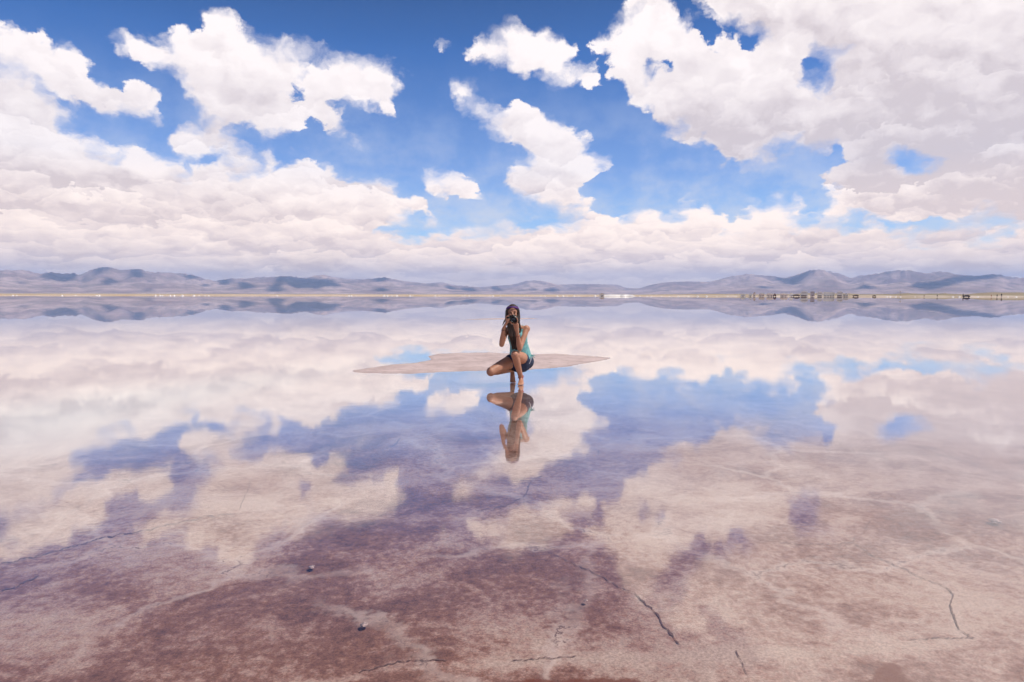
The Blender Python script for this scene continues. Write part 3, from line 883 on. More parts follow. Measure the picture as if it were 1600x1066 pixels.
def ell(bm, c_, r, rot=None, sub=3):
    M = Matrix.Translation(c_) @ (rot.to_matrix().to_4x4() if rot else Matrix()) @ Matrix.Diagonal((r[0], r[1], r[2], 1))
    bmesh.ops.create_icosphere(bm, subdivisions=sub, radius=1, matrix=M)

def finish(name, bm, mat, parent=None, voxel=None, smooth=3, origin=None, fac=.5):
    bmesh.ops.recalc_face_normals(bm, faces=bm.faces)
    me = bpy.data.meshes.new(name); bm.to_mesh(me); bm.free()
    o = link(name, me, None, None)
    if voxel:
        md = o.modifiers.new('remesh', 'REMESH'); md.mode = 'VOXEL'; md.voxel_size = voxel
        if smooth:
            sm = o.modifiers.new('smooth', 'SMOOTH'); sm.iterations = smooth; sm.factor = fac
        dg = bpy.context.evaluated_depsgraph_get()
        me2 = bpy.data.meshes.new_from_object(o.evaluated_get(dg))
        o.modifiers.clear(); o.data = me2; bpy.data.meshes.remove(me); me = me2; me.name = name
    me.polygons.foreach_set('use_smooth', np.full(len(me.polygons), True))
    me.materials.clear(); me.materials.append(mat)
    if origin is not None:
        me.transform(Matrix.Translation(-Vector(origin)))
    if parent is not None: o.parent = parent
    return o

# ------------------------------------------------------------------ the photographer
skin = simple_mat('sun_tanned_skin', (.41, .19, .115), .48, 14, .10, 0, sss=.08)
teal = simple_mat('turquoise_cotton', (.15, .37, .38), .85, 30, .22, .3)
navy = simple_mat('navy_shorts_cloth', (.018, .028, .065), .85, 40, .3, .3)
white_trim = simple_mat('white_trim', (.72, .70, .74), .8)
purple = simple_mat('purple_headband_cloth', (.085, .025, .16), .8, 60, .3)
red = simple_mat('red_cord', (.40, .03, .03), .7, 90, .4)
black = simple_mat('black_plastic', (.012, .012, .013), .38, 80, .3)
rubber = simple_mat('black_rubber', (.02, .02, .02), .75)
hairm, n, out = material('long_brown_hair')
tcx = n.new('ShaderNodeTexCoord').outputs['Object']
a1 = n.noise(n.vm('MULTIPLY', tcx, (70, 70, 9)), 1.0, 5, .65)
b = n.new('ShaderNodeBsdfPrincipled')
n.put(b.inputs['Base Color'], n.mix(n.rng(a1, .35, .68), (.008, .004, .003, 1), (.055, .027, .015, 1)))
b.inputs['Roughness'].default_value = .5
bp = n.new('ShaderNodeBump'); bp.inputs['Strength'].default_value = .8; bp.inputs['Distance'].default_value = .01
n.put(bp.inputs['Height'], a1); n.put(b.inputs['Normal'], bp.outputs[0]); n.put(out.inputs[0], b.outputs[0])
glass = simple_mat('lens_glass', (.01, .012, .02), .05)

B = G(814, 600.5)[1]
def Q(px_, py_, dy): return P(px_, py_, B + dy)
def V3(x, dy, z): return Vector((x, B + dy, z))
ORG = V3(.06, .08, 0)

hipL, hipR = V3(.19, .21, .335), V3(.045, .22, .335)
kneeL = Q(804.5, 554.5, -.16); kneeR = Q(767, 580.8, -.05)
ankL = Q(814.2, 590.5, 0.03); ankR = V3(.005, .26, .175)
shL, shR = Q(822, 514.5, .02), Q(789.5, 517, .05)
elL, elR = Q(812, 545, -.15), Q(783.8, 538.5, -.17)
wrL, wrR = Q(808.3, 519.5, -.25), Q(787.2, 512.5, -.25)
lens_c = Q(802, 499, -.34)
neck = V3(.045, .03, .84); headc = Q(801, 489.5, -.04)

bm = bmesh.new()
# trunk
torso = [V3(.118, .20, .31), V3(.112, .17, .44), V3(.098, .13, .56), V3(.078, .08, .68), V3(.062, .045, .77), V3(.055, .035, .815)]
trad = [(.150, .115), (.135, .10), (.118, .085), (.132, .09), (.138, .075), (.085, .055)]
tube(bm, torso, trad, 24, flat=(1, 0, 0))
tube(bm, [V3(.055, .04, .80), neck, headc + Vector((.004, .02, -.06))], [.055, .050, .052])
# bust
ell(bm, V3(.12, -.02, .69), (.055, .05, .055)); ell(bm, V3(.03, -.025, .685), (.055, .05, .055))
# head: skull, jaw, chin, cheeks, nose, brow, lips, ears
ell(bm, headc + Vector((0, .012, .022)), (.076, .094, .096))
ell(bm, headc + Vector((0, -.024, -.045)), (.058, .062, .066))
ell(bm, headc + Vector((0, -.060, -.088)), (.026, .022, .022))
for s in (-1, 1):
    ell(bm, headc + Vector((s * .036, -.062, -.022)), (.026, .022, .024))
    ell(bm, headc + Vector((s * .078, .005, -.008)), (.010, .018, .030))
    ell(bm, headc + Vector((s * .030, -.076, .018)), (.024, .012, .009))
tube(bm, [headc + Vector((0, -.084, .008)), headc + Vector((0, -.102, -.028))], [.009, .014])
ell(bm, headc + Vector((0, -.084, -.058)), (.022, .010, .007)); ell(bm, headc + Vector((0, -.081, -.069)), (.019, .010, .007))
# arms
def arm(sh, el_, wr, s):
    tube(bm, [sh, sh.lerp(el_, .35), sh.lerp(el_, .75), el_], [.050, .045, .039, .036])
    ell(bm, sh + Vector((s * .004, 0, .004)), (.054, .052, .052))
    tube(bm, [el_, el_.lerp(wr, .28), el_.lerp(wr, .7), wr], [.036, .039, .029, .023])
arm(shL, elL, wrL, 1); arm(shR, elR, wrR, -1)
tube(bm, [shL, V3(.055, .04, .80), shR], [.045, .05, .045])
# legs
def leg(hip, knee, ank, r0=.092, kr=.056):
    tube(bm, [hip, hip.lerp(knee, .3), hip.lerp(knee, .7), knee], [r0, r0 * .97, kr + .018, kr])
    ell(bm, knee, (kr, kr, kr + .003))
    calf = knee.lerp(ank, .3)
    tube(bm, [knee, calf, knee.lerp(ank, .65), ank], [.052, .055, .041, .032])
leg(hipL, kneeL, ankL); leg(hipR, kneeR, ankR, .100, .064)
ell(bm, V3(.21, .26, .30), (.105, .12, .105)); ell(bm, V3(.05, .28, .30), (.10, .11, .10))
# planted foot, toes towards the lens, five toes
heel = Vector((ankL.x, ankL.y + .045, .032)); ball = Vector((ankL.x - .004, ankL.y - .125, .022))
tube(bm, [heel, Vector((ankL.x, ankL.y - .02, .05)), ball], [(.030, .030), (.034, .040), (.043, .020)], flat=(1, 0, 0))
tube(bm, [ankL, Vector((ankL.x, ankL.y - .03, .055))], [.033, .034])
for k in range(5):
    x0 = ball.x - .034 + k * .0170; ln = (.046, .050, .044, .038, .030)[k]; rr = (.0125, .0088, .0084, .008, .0078)[k]
    tube(bm, [(x0, ball.y, .017), (x0 - .002, ball.y - ln * .6, .017), (x0 - .002, ball.y - ln, .011)], [rr, rr, rr * .85], 10)
# raised foot standing on its toes
toeb = V3(.012, .165, .020)
tube(bm, [ankR + Vector((0, .045, -.005)), ankR.lerp(toeb, .5) + Vector((0, .012, 0)), toeb], [(.030, .030), (.035, .030), (.041, .020)], flat=(1, 0, 0))
tube(bm, [ankR + Vector((-.02, 0, .01)), ankR + Vector((0, .03, -.01))], [.033, .031])
for k in range(5):
    x0 = toeb.x + .034 - k * .0170; ln = (.046, .050, .044, .038, .030)[k]; rr = (.0125, .0088, .0084, .008, .0078)[k]
    tube(bm, [(x0, toeb.y, .017), (x0, toeb.y - ln * .6, .014), (x0, toeb.y - ln, .011)], [rr, rr, rr * .85], 10)
# hands
L = lens_c
def finger(pts, r):
    tube(bm, pts, [r * (1.0 - .10 * i) for i in range(len(pts))], 10)
# right hand (left in the picture) round the grip, fingers stacked on its front
hc = Vector((L.x - .078, L.y + .075, L.z - .022))
tube(bm, [wrR, wrR.lerp(hc, .55), hc], [(.024, .020), (.034, .020), (.036, .020)], flat=(0, 1, 0))
for k in range(3):
    z = L.z - .002 - k * .0205
    ln = (1.0, .95, .82)[k]
    finger([(L.x - .100, L.y + .062, z - .004), (L.x - .098, L.y + .018, z), (L.x - .080, L.y + .003, z + .001), (L.x - .080 + .030 * ln, L.y + .006, z + .002)], .0096)
finger([(L.x - .098, L.y + .066, L.z + .014), (L.x - .098, L.y + .030, L.z + .034), (L.x - .084, L.y + .012, L.z + .043), (L.x - .066, L.y + .016, L.z + .041)], .0094)
finger([(L.x - .085, L.y + .085, L.z - .030), (L.x - .078, L.y + .112, L.z - .012), (L.x - .058, L.y + .122, L.z + .004)], .0112)
# left hand cradles the lens from below; thumb up one side, fingers up the other
hl = Vector((L.x + .032, L.y + .055, L.z - .066))
tube(bm, [wrL, wrL.lerp(hl, .5), hl], [(.025, .020), (.034, .020), (.038, .017)], flat=(1, 0, .15))
for k in range(4):
    yy = L.y + .012 + k * .0195; ln = (.92, 1.0, .95, .78)[k]
    finger([(L.x + .040, yy + .012, L.z - .062), (L.x + .058, yy, L.z - .030), (L.x + .056, yy - .002, L.z - .004), (L.x + .044, yy - .002, L.z - .004 + .026 * ln)], .0093)
finger([(L.x + .012, L.y + .055, L.z - .066), (L.x - .022, L.y + .030, L.z - .056), (L.x - .046, L.y + .022, L.z - .032)], .0110)
root = finish('person', bm, skin, None, voxel=.0046, smooth=3, origin=ORG)
root.location = ORG
tag(root, 'barefoot long-haired person in turquoise top crouching in the water and aiming a camera', 'person')
def child(name, bm, mat, voxel=None, smooth=3, parent=root, fac=.5):
    return finish(name, bm, mat, parent, voxel, smooth, ORG, fac)

# eyes (closed behind the viewfinder) and brows
for s in (-1, 1):
    bm = bmesh.new(); tube(bm, [headc + Vector((s * .018, -.088, .006)), headc + Vector((s * .030, -.087, .003)), headc + Vector((s * .042, -.080, .006))], [.0026, .0034, .0024], 8)
    child('eyelashes', bm, hairm)
    bm = bmesh.new(); tube(bm, [headc + Vector((s * .016, -.090, .026)), headc + Vector((s * .032, -.088, .031)), headc + Vector((s * .048, -.076, .025))], [.003, .004, .0026], 8)
    child('eyebrow', bm, hairm)

# top
bm = bmesh.new()
tt_ = [V3(.120, .185, .385), V3(.112, .165, .47), V3(.098, .13, .57), V3(.078, .075, .68), V3(.066, .045, .745)]
tube(bm, tt_, [(.166, .122), (.146, .112), (.129, .098), (.143, .104), (.122, .086)], 28, flat=(1, 0, 0))
ell(bm, V3(.12, -.025, .69), (.062, .056, .062)); ell(bm, V3(.03, -.03, .685), (.062, .056, .062))
for sx in (-.045, .155):
    tube(bm, [V3(sx * .9 + .008, -.035, .72), V3(sx, .00, .80), V3(sx, .045, .835), V3(sx * .95, .10, .78), V3(sx * .9, .12, .70)], [.020, .016, .015, .016, .02], 10)
# loose folds of the hem over the hips
for k in range(9):
    a = k / 9 * 6.283
    ell(bm, V3(.122 + .150 * math.cos(a), .18 + .108 * math.sin(a), .375 + .012 * math.sin(k * 2.3)), (.026, .024, .04), sub=2)
child('tank_top', bm, teal, .0055, 3)
bm = bmesh.new()
tube(bm, [V3(.285, .15, .40), V3(.315, .15, .405), V3(.345, .15, .400)], [.009, .006, .002], 8)
tube(bm, [V3(.285, .15, .40), V3(.310, .14, .385), V3(.330, .14, .365)], [.008, .005, .002], 8)
child('shirt_knot', bm, teal)

# shorts
bm = bmesh.new()
tube(bm, [V3(.118, .20, .27), V3(.118, .195, .36), V3(.115, .175, .44)], [(.165, .128), (.162, .124), (.145, .11)], 26, flat=(1, 0, 0))
ell(bm, V3(.21, .26, .30), (.114, .13, .115)); ell(bm, V3(.05, .28, .30), (.108, .12, .11))
tube(bm, [hipL, hipL.lerp(kneeL, .22)], [.103, .101], 22); tube(bm, [hipR, hipR.lerp(kneeR, .20)], [.108, .107], 22)
shorts = child('shorts', bm, navy, .0055, 3)
bm = bmesh.new()
dl = (kneeL - hipL).normalized(); sidev = Vector((1, 0, 0)) - dl * dl.x; sidev.normalize(); upv = sidev.cross(dl)
pts = []
for k in range(12):
    a = R(-95 + k * 17)
    pts.append(hipL.lerp(kneeL, .10) + (sidev * math.cos(a) + upv * math.sin(a)) * .1075)
tube(bm, pts, [(.0045, .0045)] * 12, 8)
child('stripe', bm, white_trim, parent=shorts)

# hair: scalp and long locks
bm = bmesh.new()
hcn = headc + Vector((0, .022, .030))
ell(bm, hcn, (.086, .098, .100))
HX = headc
def lock(pts, r0, r1):
    k = len(pts); tube(bm, pts, [r0 + (r1 - r0) * i / (k - 1) for i in range(k)], 8)
rnd = random.Random(5)
for s in (-1, 1):
    for k in range(9):       # down both sides of the face
        o_ = Vector((rnd.uniform(-.006, .006), rnd.uniform(-.012, .012), 0)); yy = -.035 + k * .016
        lock([HX + Vector((s * .055, yy, .085)) + o_, HX + Vector((s * .083, yy, .03)) + o_, HX + Vector((s * (.088 + .004 * (k % 3)), yy + .005, -.05)), HX + Vector((s * .085, yy + .01, -.11)) + o_ * 2], .017, .013)
for k in range(14):          # front mass, gathered under the camera and down over the chest
    s = -1 if k % 2 else 1
    x1 = .004 + rnd.uniform(-.045, .052)
    zt = .52 + rnd.uniform(-.02, .07)
    lock([HX + Vector((s * .074, -.02, -.03)), HX + Vector((s * .062, -.055, -.115)), Vector((x1 + s * .012, B - .085, .80)), Vector((x1 + .012, B - .088, .69)), Vector((x1 * .8 + .032, B - .045, zt))], .024, .012)
for k in range(9):           # lock on the far shoulder side
    lock([HX + Vector((.082, .0 + k * .006, -.06)), HX + Vector((.092, -.01, -.12)), Vector((.118 + rnd.uniform(-.008, .008), B - .055, .79)), Vector((.112 + rnd.uniform(-.01, .01), B - .05, .72 + rnd.uniform(-.02, .02)))], .014, .007)
for k in range(12):          # down the back
    x0 = -.07 + k * .0125
    lock([HX + Vector((x0, .09, .04)), HX + Vector((x0, .115, -.06)), V3(x0 * .9 + .03, .14, .80), V3(x0 * .9 + .045, .18, .62 + rnd.uniform(-.03, .03))], .020, .010)
for k in range(5):           # flyaway wisps by the raised hand
    lock([HX + Vector((-.088, -.02, -.06)), HX + Vector((-.112 - k * .004, -.06, -.12)), HX + Vector((-.128 - k * .006, -.07, -.155 - .01 * k))], .007, .0022)
hair = child('hair', bm, hairm, .0050, 1)
# cut the scalp away from the face
bm = bmesh.new(); bm.from_mesh(hair.data)
fc = headc - ORG
kill = []
for v in bm.verts:
    q_ = v.co - fc
    if q_.y < -.045 and abs(q_.x) < .062 and -.11 < q_.z < .070 - q_.x * q_.x * 9: kill.append(v)
bmesh.ops.delete(bm, geom=kill, context='VERTS')
bm.to_mesh(hair.data); bm.free()
bm = bmesh.new()
pts = []
for k in range(25):
    a = R(-180 + k * 15)
    pts.append(hcn + Vector((math.cos(a) * .0905, math.sin(a) * .1035 - .002, .028 - .030 * math.sin(a) - .0)))
tube(bm, pts, [(.013, .0045)] * 25, 10, flat=(0, 0, 1))
child('headband', bm, purple, parent=hair)

def ring(name, c_, axis, r, thick, mat, beads=0):
    bm = bmesh.new(); ax = axis.normalized(); u_ = ax.orthogonal().normalized(); w_ = ax.cross(u_)
    pts = [c_ + (u_ * math.cos(R(a)) + w_ * math.sin(R(a))) * r for a in range(0, 361, 15)]
    tube(bm, pts, [thick] * len(pts), 8)
    for k in range(beads):
        a = 6.283 * k / beads
        ell(bm, c_ + (u_ * math.cos(a) + w_ * math.sin(a)) * (r + .002), (thick * 1.6,) * 3, sub=2)
    return child(name, bm, mat)
ring('bracelet', elL.lerp(wrL, .80), wrL - elL, .029, .0035, simple_mat('red_brown_beads', (.22, .05, .03), .5), 12)
ring('bracelet', elR.lerp(wrR, .88), wrR - elR, .028, .0028, simple_mat('dark_cord', (.05, .03, .03), .8))
ring('anklet', kneeL.lerp(ankL, .96), ankL - kneeL, .037, .0042, red, 9)

# ------------------------------------------------------------------ the camera she holds
def bevel_box(bm, c_, s, bev=.006, seg=2):
    r_ = bmesh.ops.create_cube(bm, size=1, matrix=Matrix.Translation(c_) @ Matrix.Diagonal((s[0], s[1], s[2], 1)))
    ed = list({e_ for v in r_['verts'] for e_ in v.link_edges})
    bmesh.ops.bevel(bm, geom=ed, offset=bev, segments=seg, affect='EDGES')
cr_ = empty('photo_camera', L + Vector((0, .06, -.045)))
tag(cr_, 'black photo camera with a wide lens held up to the crouching person\'s face', 'camera')
CO = cr_.location.copy()
def cpart(name, bm, mat, parent=None):
    o = finish(name, bm, mat, parent or cr_, origin=CO if parent is None or True else None)
    return o
bm = bmesh.new()
bevel_box(bm, L + Vector((-.002, .065, -.002)), (.128, .050, .082), .010, 3)
bevel_box(bm, L + Vector((0, .060, .047)), (.052, .055, .030), .010, 3)
body_o = cpart('camera_body', bm, black)
bm = bmesh.new(); tube(bm, [L + Vector((-.062, .030, .028)), L + Vector((-.062, .030, -.034))], [.014, .016], 14); cpart('grip', bm, rubber)
bm = bmesh.new()
def ringtube(bm, c0, secs, seg=36):
    rings = []
    for (yy, rr) in secs:
        rings.append([bm.verts.new(c0 + Vector((math.cos(6.28318 * k / seg) * rr, yy, math.sin(6.28318 * k / seg) * rr))) for k in range(seg)])
    for i in range(len(rings) - 1):
        for k in range(seg):
            bm.faces.new((rings[i][k], rings[i][(k + 1) % seg], rings[i + 1][(k + 1) % seg], rings[i + 1][k]))
    bm.faces.new(rings[0]); bm.faces.new(rings[-1])
ringtube(bm, L, [(.042, .034), (.030, .036), (.010, .037), (.008, .039), (-.012, .039), (-.014, .037), (-.028, .041), (-.034, .043), (-.036, .043), (-.036, .036), (-.018, .032)])
lens_o = cpart('lens', bm, black)
bm = bmesh.new(); ell(bm, L + Vector((0, -.014, 0)), (.031, .008, .031)); cpart('lens_glass', bm, glass, lens_o)
bm = bmesh.new()
for zz_ in (-.004, .004): pass
ringtube(bm, L, [(.006, .0393), (.006, .0402), (-.010, .0402), (-.010, .0393)]); cpart('zoom_ring', bm, rubber, lens_o)
bm = bmesh.new(); ringtube(bm, L + Vector((-.040, .062, .046)), [(.009, .010), (-.009, .010)], 20)
cpart('mode_dial', bm, rubber)

# ------------------------------------------------------------------ far shore
white_w = simple_mat('whitewashed_wall', (.94, .89, .84), .8, .8, .15)
pale_w = simple_mat('salt_block_wall', (.92, .84, .77), .85, 1.2, .25)
brown_w = simple_mat('brown_adobe_wall', (.84, .66, .58), .85, 1.0, .35)
grey_w = simple_mat('grey_render_wall', (.55, .48, .50), .85, 1.0, .2)
dark_o = simple_mat('dark_opening', (.26, .18, .15), .8)
roof_d = simple_mat('dark_brown_roofing', (.45, .33, .28), .7, 1.5, .3)
roof_w = simple_mat('white_roof_sheet', (.82, .78, .74), .6, 1.0, .1)
def shore_r(a): return float(np.interp(a, az_f, shore[0, :len(az_f)]))
def shore_pt(px_, extra=30.0, r=None):
    a = azel(px_, 461)[0]; r_ = r if r else shore_r(a) + extra
    x, y = r_ * math.sin(a), r_ * math.cos(a)
    return Vector((x, y, max(ground_z(x, y), -.01) - .02)), r_ / F, a
def cube(bm, x0, x1, y0, y1, z0, z1):
    bmesh.ops.create_cube(bm, size=1, matrix=Matrix.Translation(((x0 + x1) / 2, (y0 + y1) / 2, (z0 + z1) / 2)) @ Matrix.Diagonal((x1 - x0, y1 - y0, z1 - z0, 1)))
def fpart(name, bm, mat, parent, smooth=False):
    bmesh.ops.recalc_face_normals(bm, faces=bm.faces)
    me = bpy.data.meshes.new(name); bm.to_mesh(me); bm.free()
    me.polygons.foreach_set('use_smooth', np.full(len(me.polygons), smooth))
    return link(name, me, mat, parent)
def hut(px_, wp, hp, wall, roof, label, name='hut', cat='hut', doors=1, extra=30, slant=0.0, group='huts and stalls on the far shore', over=.06):
    p, k, a = shore_pt(px_, extra); w, hh = wp * k, hp * k; dp = w * .6 + 2
    rt = empty(name, p); rt.rotation_euler = (0, 0, -a); tag(rt, label, cat, group)
    bm = bmesh.new(); cube(bm, -w / 2, w / 2, 0, dp, 0, hh * (.75 if hh > 3.2 and over > .05 else .87)); fpart('wall', bm, wall, rt)
    bm = bmesh.new(); cube(bm, -w / 2 - w * over, w / 2 + w * over, -w * over - .4, dp + .4, hh * .86, hh)
    if hh > 3.2 and slant == 0 and over > .05:
        bmesh.ops.delete(bm, geom=list(bm.verts), context='VERTS'); o_ = w * over
        ys_ = (-o_ - .4, dp + .4); vs = [[bm.verts.new(c_) for c_ in ((-w / 2 - o_, y_, hh * .74), (w / 2 + o_, y_, hh * .74), (w * (px_ % 3 - 1) * .12, y_, hh * 1.04))] for y_ in ys_]
        bm.faces.new(vs[0]); bm.faces.new(vs[1][::-1])
        for i_ in range(3): bm.faces.new((vs[0][i_], vs[0][(i_ + 1) % 3], vs[1][(i_ + 1) % 3], vs[1][i_]))
    fpart('roof', bm, roof, rt)
    doors = min(doors, 2)
    for i in range(doors):
        cxx = -w / 2 + w * (i + .5) / doors; ww = w / doors * .12
        bm = bmesh.new(); cube(bm, cxx - ww, cxx + ww, -.06, .1, 0, hh * .26); fpart('door', bm, dark_o, rt)
    return rt
def vault(px_, wp, hp, label, extra=25):
    p, k, a = shore_pt(px_, extra); w, hh = wp * k, hp * k; dp = w * .8
    rt = empty('domed_shelter', p); rt.rotation_euler = (0, 0, -a); tag(rt, label, 'shelter', 'white domed shelters')
    bm = bmesh.new(); cube(bm, -w * .42, w * .42, .5, dp - .3, 0, hh * .5); fpart('wall', bm, pale_w, rt)
    bm = bmesh.new(); rings = []
    for y in (0, dp):
        rings.append([bm.verts.new((math.cos(t_) * w / 2, y, hh * .48 + math.sin(t_) * hh * .52)) for t_ in np.linspace(0, math.pi, 15)])
    for i in range(14): bm.faces.new((rings[0][i], rings[0][i + 1], rings[1][i + 1], rings[1][i]))
    bm.faces.new(rings[0]); bm.faces.new(rings[1][::-1]); bm.faces.new((rings[0][0], rings[1][0], rings[1][-1], rings[0][-1]))
    fpart('roof', bm, roof_w, rt, False)
    bm = bmesh.new(); cube(bm, -w * .36, w * .30, .42, .6, hh * .02, hh * .24); fpart('opening', bm, dark_o, rt)
    bm = bmesh.new(); cube(bm, -w * .28, w * .34, -.05, .06, hh * .62, hh * .68); fpart('window', bm, dark_o, rt)
def car(px_, wp, hp, paint, label, name='parked_car', cat='car', extra=22, r=None):
    p, k, a = shore_pt(px_, extra, r); w, hh = wp * k, hp * k
    rt = empty(name, p); rt.rotation_euler = (0, 0, -a); tag(rt, label, cat, 'vehicles on the far shore')
    wh = hh * .22; dp = min(w * .42, 2.4)
    bm = bmesh.new(); bevel_box(bm, Vector((0, dp / 2, wh + hh * .22)), (w, dp, hh * .44), hh * .08, 2); fpart('body', bm, paint, rt)
    bm = bmesh.new(); bevel_box(bm, Vector((w * .05, dp / 2, wh + hh * .58)), (w * .56, dp * .88, hh * .38), hh * .12, 2); fpart('cabin', bm, dark_o, rt)
    for sx in (-.32, .32):
        for yy in (0.02, dp - .02):
            bm = bmesh.new(); ringtube(bm, Vector((w * sx, yy, wh)), [(-.12, wh), (.12, wh)], 16); fpart('wheel', bm, rubber, rt)
hut(1161, 7, 4, white_w, roof_w, 'small white hut at the left end of the far settlement')
hut(1172.5, 4.5, 4.5, white_w, roof_w, 'little white hut with a dark door, second from the left in the settlement')
hut(1178.5, 3.5, 6, brown_w, roof_d, 'narrow brown hut beside the little white hut')
hut(1190, 8, 5, brown_w, pale_w, 'brown stall with two dark openings under a pale roof', 'stall', 'stall', 3)
hut(1203, 9, 5, brown_w, pale_w, 'long brown stall standing left of the dark red van', 'stall', 'stall', 2)
car(1210.5, 4, 4.5, simple_mat('dark_red_paint', (.16, .03, .03), .4), 'dark red van between two brown stalls on the far shore', 'van', 'van')
hut(1225, 10, 5, brown_w, white_w, 'reddish stall with several openings just left of the dark bus', 'stall', 'stall', 4)
hut(1236.5, 5, 5.5, white_w, roof_w, 'white hut behind the left end of the dark bus', extra=45)
car(1244, 11, 3.0, simple_mat('dark_bus_paint', (.12, .08, .08), .4), 'long dark bus parked left of the first domed shelter', 'bus', 'bus', 15)
vault(1256.5, 11, 8, 'largest white domed shelter, right of the dark bus')
hut(1269.5, 5.5, 7, grey_w, roof_d, 'square grey-mauve tower building between two domed shelters', 'tower_building', 'building', 1, over=.01)
vault(1281, 8, 7, 'white domed shelter just right of the grey tower building')
hut(1291.5, 8, 6.3, pale_w, pale_w, 'pale flat-roofed building right of the second domed shelter', 'building', 'building', 3, over=.01)
hut(1300, 6.5, 6.6, pale_w, roof_w, 'pale building with a bright white roof left of the last domed shelter', 'building', 'building', 2)
vault(1312, 8.5, 7.6, 'white domed shelter at the right end of the row')
hut(1321.5, 6.5, 4.6, pale_w, roof_w, 'low open hut with a thin white roof right of the domed shelters', doors=2)
car(1337, 8, 2.6, simple_mat('brown_car_paint', (.12, .07, .06), .4), 'dark brown car parked right of the low open hut')
car(1366, 5, 2.0, simple_mat('olive_car_paint', (.09, .07, .04), .4), 'small dark car at the far right end of the settlement')
hut(940.5, 7.5, 4.4, pale_w, roof_d, 'low shed with a dark overhanging roof at the left end of the salt bank', 'shed', 'shed', 1, slant=0.0, over=.12)
# flat lying salt bank behind the shed
def bank(px0, px1, hp, label, extra=60):
    V = []
    for k_, t_ in enumerate(np.linspace(0, 1, 60)):
        p, k, a = shore_pt(px0 + (px1 - px0) * t_, extra)
        hh = hp * k * min(1, 6 * t_, 6 * (1 - t_)) * (.85 + .3 * float(fbm(t_ * 9, 1.1, 3)))
        dirv = Vector((math.sin(a), math.cos(a), 0))
        V.append([(p + dirv * dd)[:2] + ((p.z + hh * zz_),) if False else ((p + dirv * dd).x, (p + dirv * dd).y, p.z + hh * zz_) for dd, zz_ in ((-14, -.05), (-7, .6), (-3, .95), (3, 1), (9, .6), (16, -.05))])
    tag(link('salt_bank', grid_mesh('salt_bank', np.array(V)), roof_w), label, kind='structure')
bank(938, 994, 2.6, 'long white bank of salt on the far shore')
# salt heaps along the water's edge
PX = [20,26,97,118,151,155,243,250,254,266,272,285,303,311,320,326,433,545,549,556,600,605,612,620,641,645,680,686,722,726,733,765,770,782,819,824,845,851,871,880,886,897,905,930,1000,1011,1018,1034,1046,1060,1076,1090,1104,1120,1137,1150,1386,1391,1400,1407,1430,1489,1499,1528,1575,1588]
pm = []
for k_ in range(3):
    bm = bmesh.new(); bmesh.ops.create_icosphere(bm, subdivisions=3, radius=1)
    for v in bm.verts:
        rr = math.hypot(v.co.x, v.co.y)
        s = 1 + .3 * float(fbm(v.co.x * 1.5 + k_ * 5, v.co.y * 1.5, 3)) * 2
        v.co.z = max(v.co.z, -.1) * (1.15 - .45 * rr) * s
    me = bpy.data.meshes.new('salt_heap'); bm.to_mesh(me); bm.free(); me.materials.append(roof_w)
    me.polygons.foreach_set('use_smooth', np.full(len(me.polygons), True)); pm.append(me)
rnd = random.Random(3)
for x in PX:
    p, k, a = shore_pt(x, rnd.uniform(4, 22))
    o = bpy.data.objects.new('salt_heap', rnd.choice(pm)); COL.objects.link(o); o.location = p
    s = k * rnd.uniform(.7, 1.5); o.scale = (s * 1.3, s * 1.3, s * rnd.uniform(.5, .9)); o.rotation_euler = (0, 0, rnd.uniform(0, 6))
    tag(o, 'small white heap of salt on the edge of the far shore', 'salt heap', 'white salt heaps dotted along the far shore')
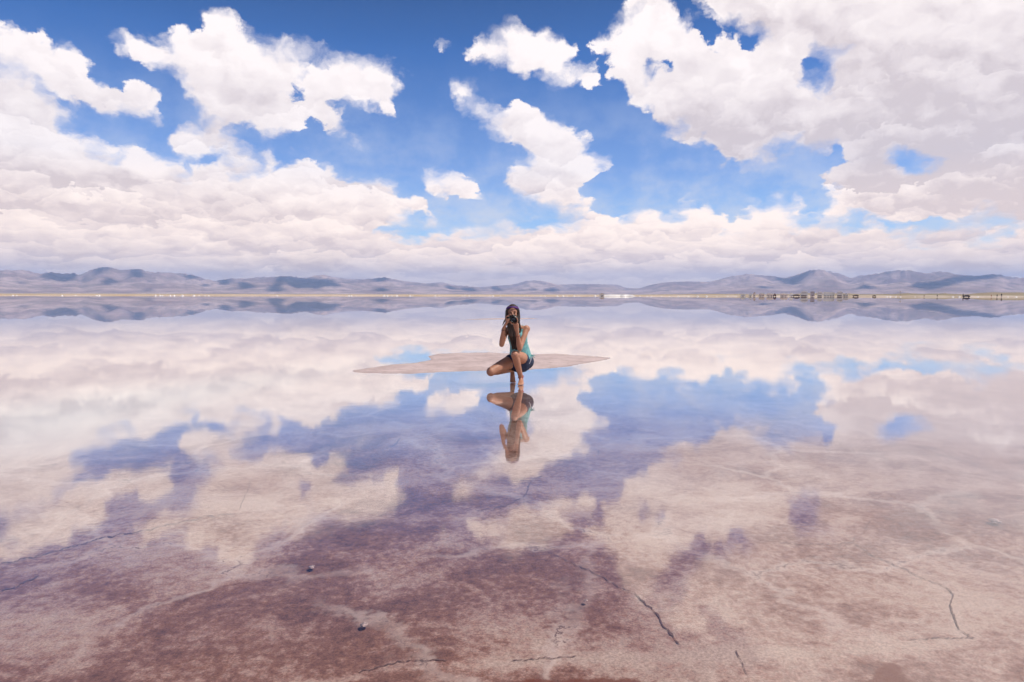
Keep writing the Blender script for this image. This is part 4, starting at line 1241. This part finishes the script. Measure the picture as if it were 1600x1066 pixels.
# tiny walkers
def walker(px_, hp, r_, mat, label, step=.18, pants=None):
    p, k, a = shore_pt(px_, r=r_); p.z = max(p.z, 0.0) - .01
    H_ = 1.72; sc = hp * k / H_
    bm = bmesh.new()
    for s in (-1, 1):
        tube(bm, [(s * .09, 0, .88), (s * .10, -s * step * .5, .48), (s * .11, -s * step, .07)], [.085, .062, .042], 10)
        tube(bm, [(s * .11, -s * step, .045), (s * .12, -s * step - .16, .03)], [.04, .03], 8)
        tube(bm, [(s * .19, 0, 1.40), (s * .25, s * .05, 1.12), (s * .24, s * .02 - .08, .88)], [.05, .04, .032], 10)
        for f_ in range(4): tube(bm, [(s * .24, s * .02 - .10 + f_ * .017, .86), (s * .24, s * .02 - .11 + f_ * .017, .76 - .01 * (f_ % 2))], [.010, .008], 6)
        tube(bm, [(s * .23, s * .02 - .11, .86), (s * .215, s * .02 - .14, .81)], [.011, .009], 6)
    tube(bm, [(0, 0, .88), (0, 0, 1.12), (0, 0, 1.36), (0, 0, 1.44)], [(.15, .10), (.13, .09), (.18, .10), (.10, .07)], 16, flat=(1, 0, 0))
    tube(bm, [(0, 0, 1.42), (0, 0, 1.54)], [.05, .05], 10); ell(bm, (0, -.01, 1.62), (.075, .09, .11)); ell(bm, (0, -.1, 1.61), (.012, .016, .018))
    o = finish('person', bm, mat, None, .016, 2)
    o.location = p; o.scale = (sc,) * 3; o.rotation_euler = (0, 0, -a)
    bm = bmesh.new(); ell(bm, (0, .015, 1.655), (.085, .095, .095)); h_ = finish('hair', bm, hairm, o)
    tag(o, label, 'person', 'people far out on the flat')
dk1 = simple_mat('dark_clothes', (.05, .035, .04), .8); dk2 = simple_mat('brown_clothes', (.13, .06, .05), .8); dk3 = simple_mat('orange_jacket', (.5, .2, .1), .8)
walker(1444, 3.0, 800, dk2, 'distant person standing by the shore, left of the pair of lone walkers', .12)
walker(1464.5, 3.6, 800, dk1, 'distant dark figure walking on the shore, midway between village and dark car', .22)
walker(1549, 3.4, 860, dk3, 'distant person in orange beside two dark figures', .1)
walker(1558, 4.0, 780, dk1, 'distant dark figure, left one of the close pair near the right edge', .15)
walker(1565, 5.0, 780, dk1, 'distant dark figure, taller one of the close pair near the right edge', .2)
walker(1505, 4.6, 790, dk1, 'distant dark figure standing at the front of the dark pickup', .1)
car(1510, 8.5, 3.2, simple_mat('near_black_paint', (.02, .015, .02), .4), 'nearly black pickup standing on the flat at the far right', 'pickup', 'pickup', r=800)
# sign post on the shore
p, k, a = shore_pt(1407, 60)
rt = empty('signpost', p); rt.rotation_euler = (0, 0, -a); tag(rt, 'lone dark signpost standing on the shore right of the settlement', 'signpost')
bm = bmesh.new(); tube(bm, [(0, 0, 0), (0, 0, 7.0 * k)], [.12, .10], 8); fpart('post', bm, dark_o, rt)
bm = bmesh.new(); bevel_box(bm, Vector((-.3, -.15, 6.2 * k)), (2.4 * k, .1, 1.3 * k), .03, 1); fpart('board', bm, brown_w, rt)
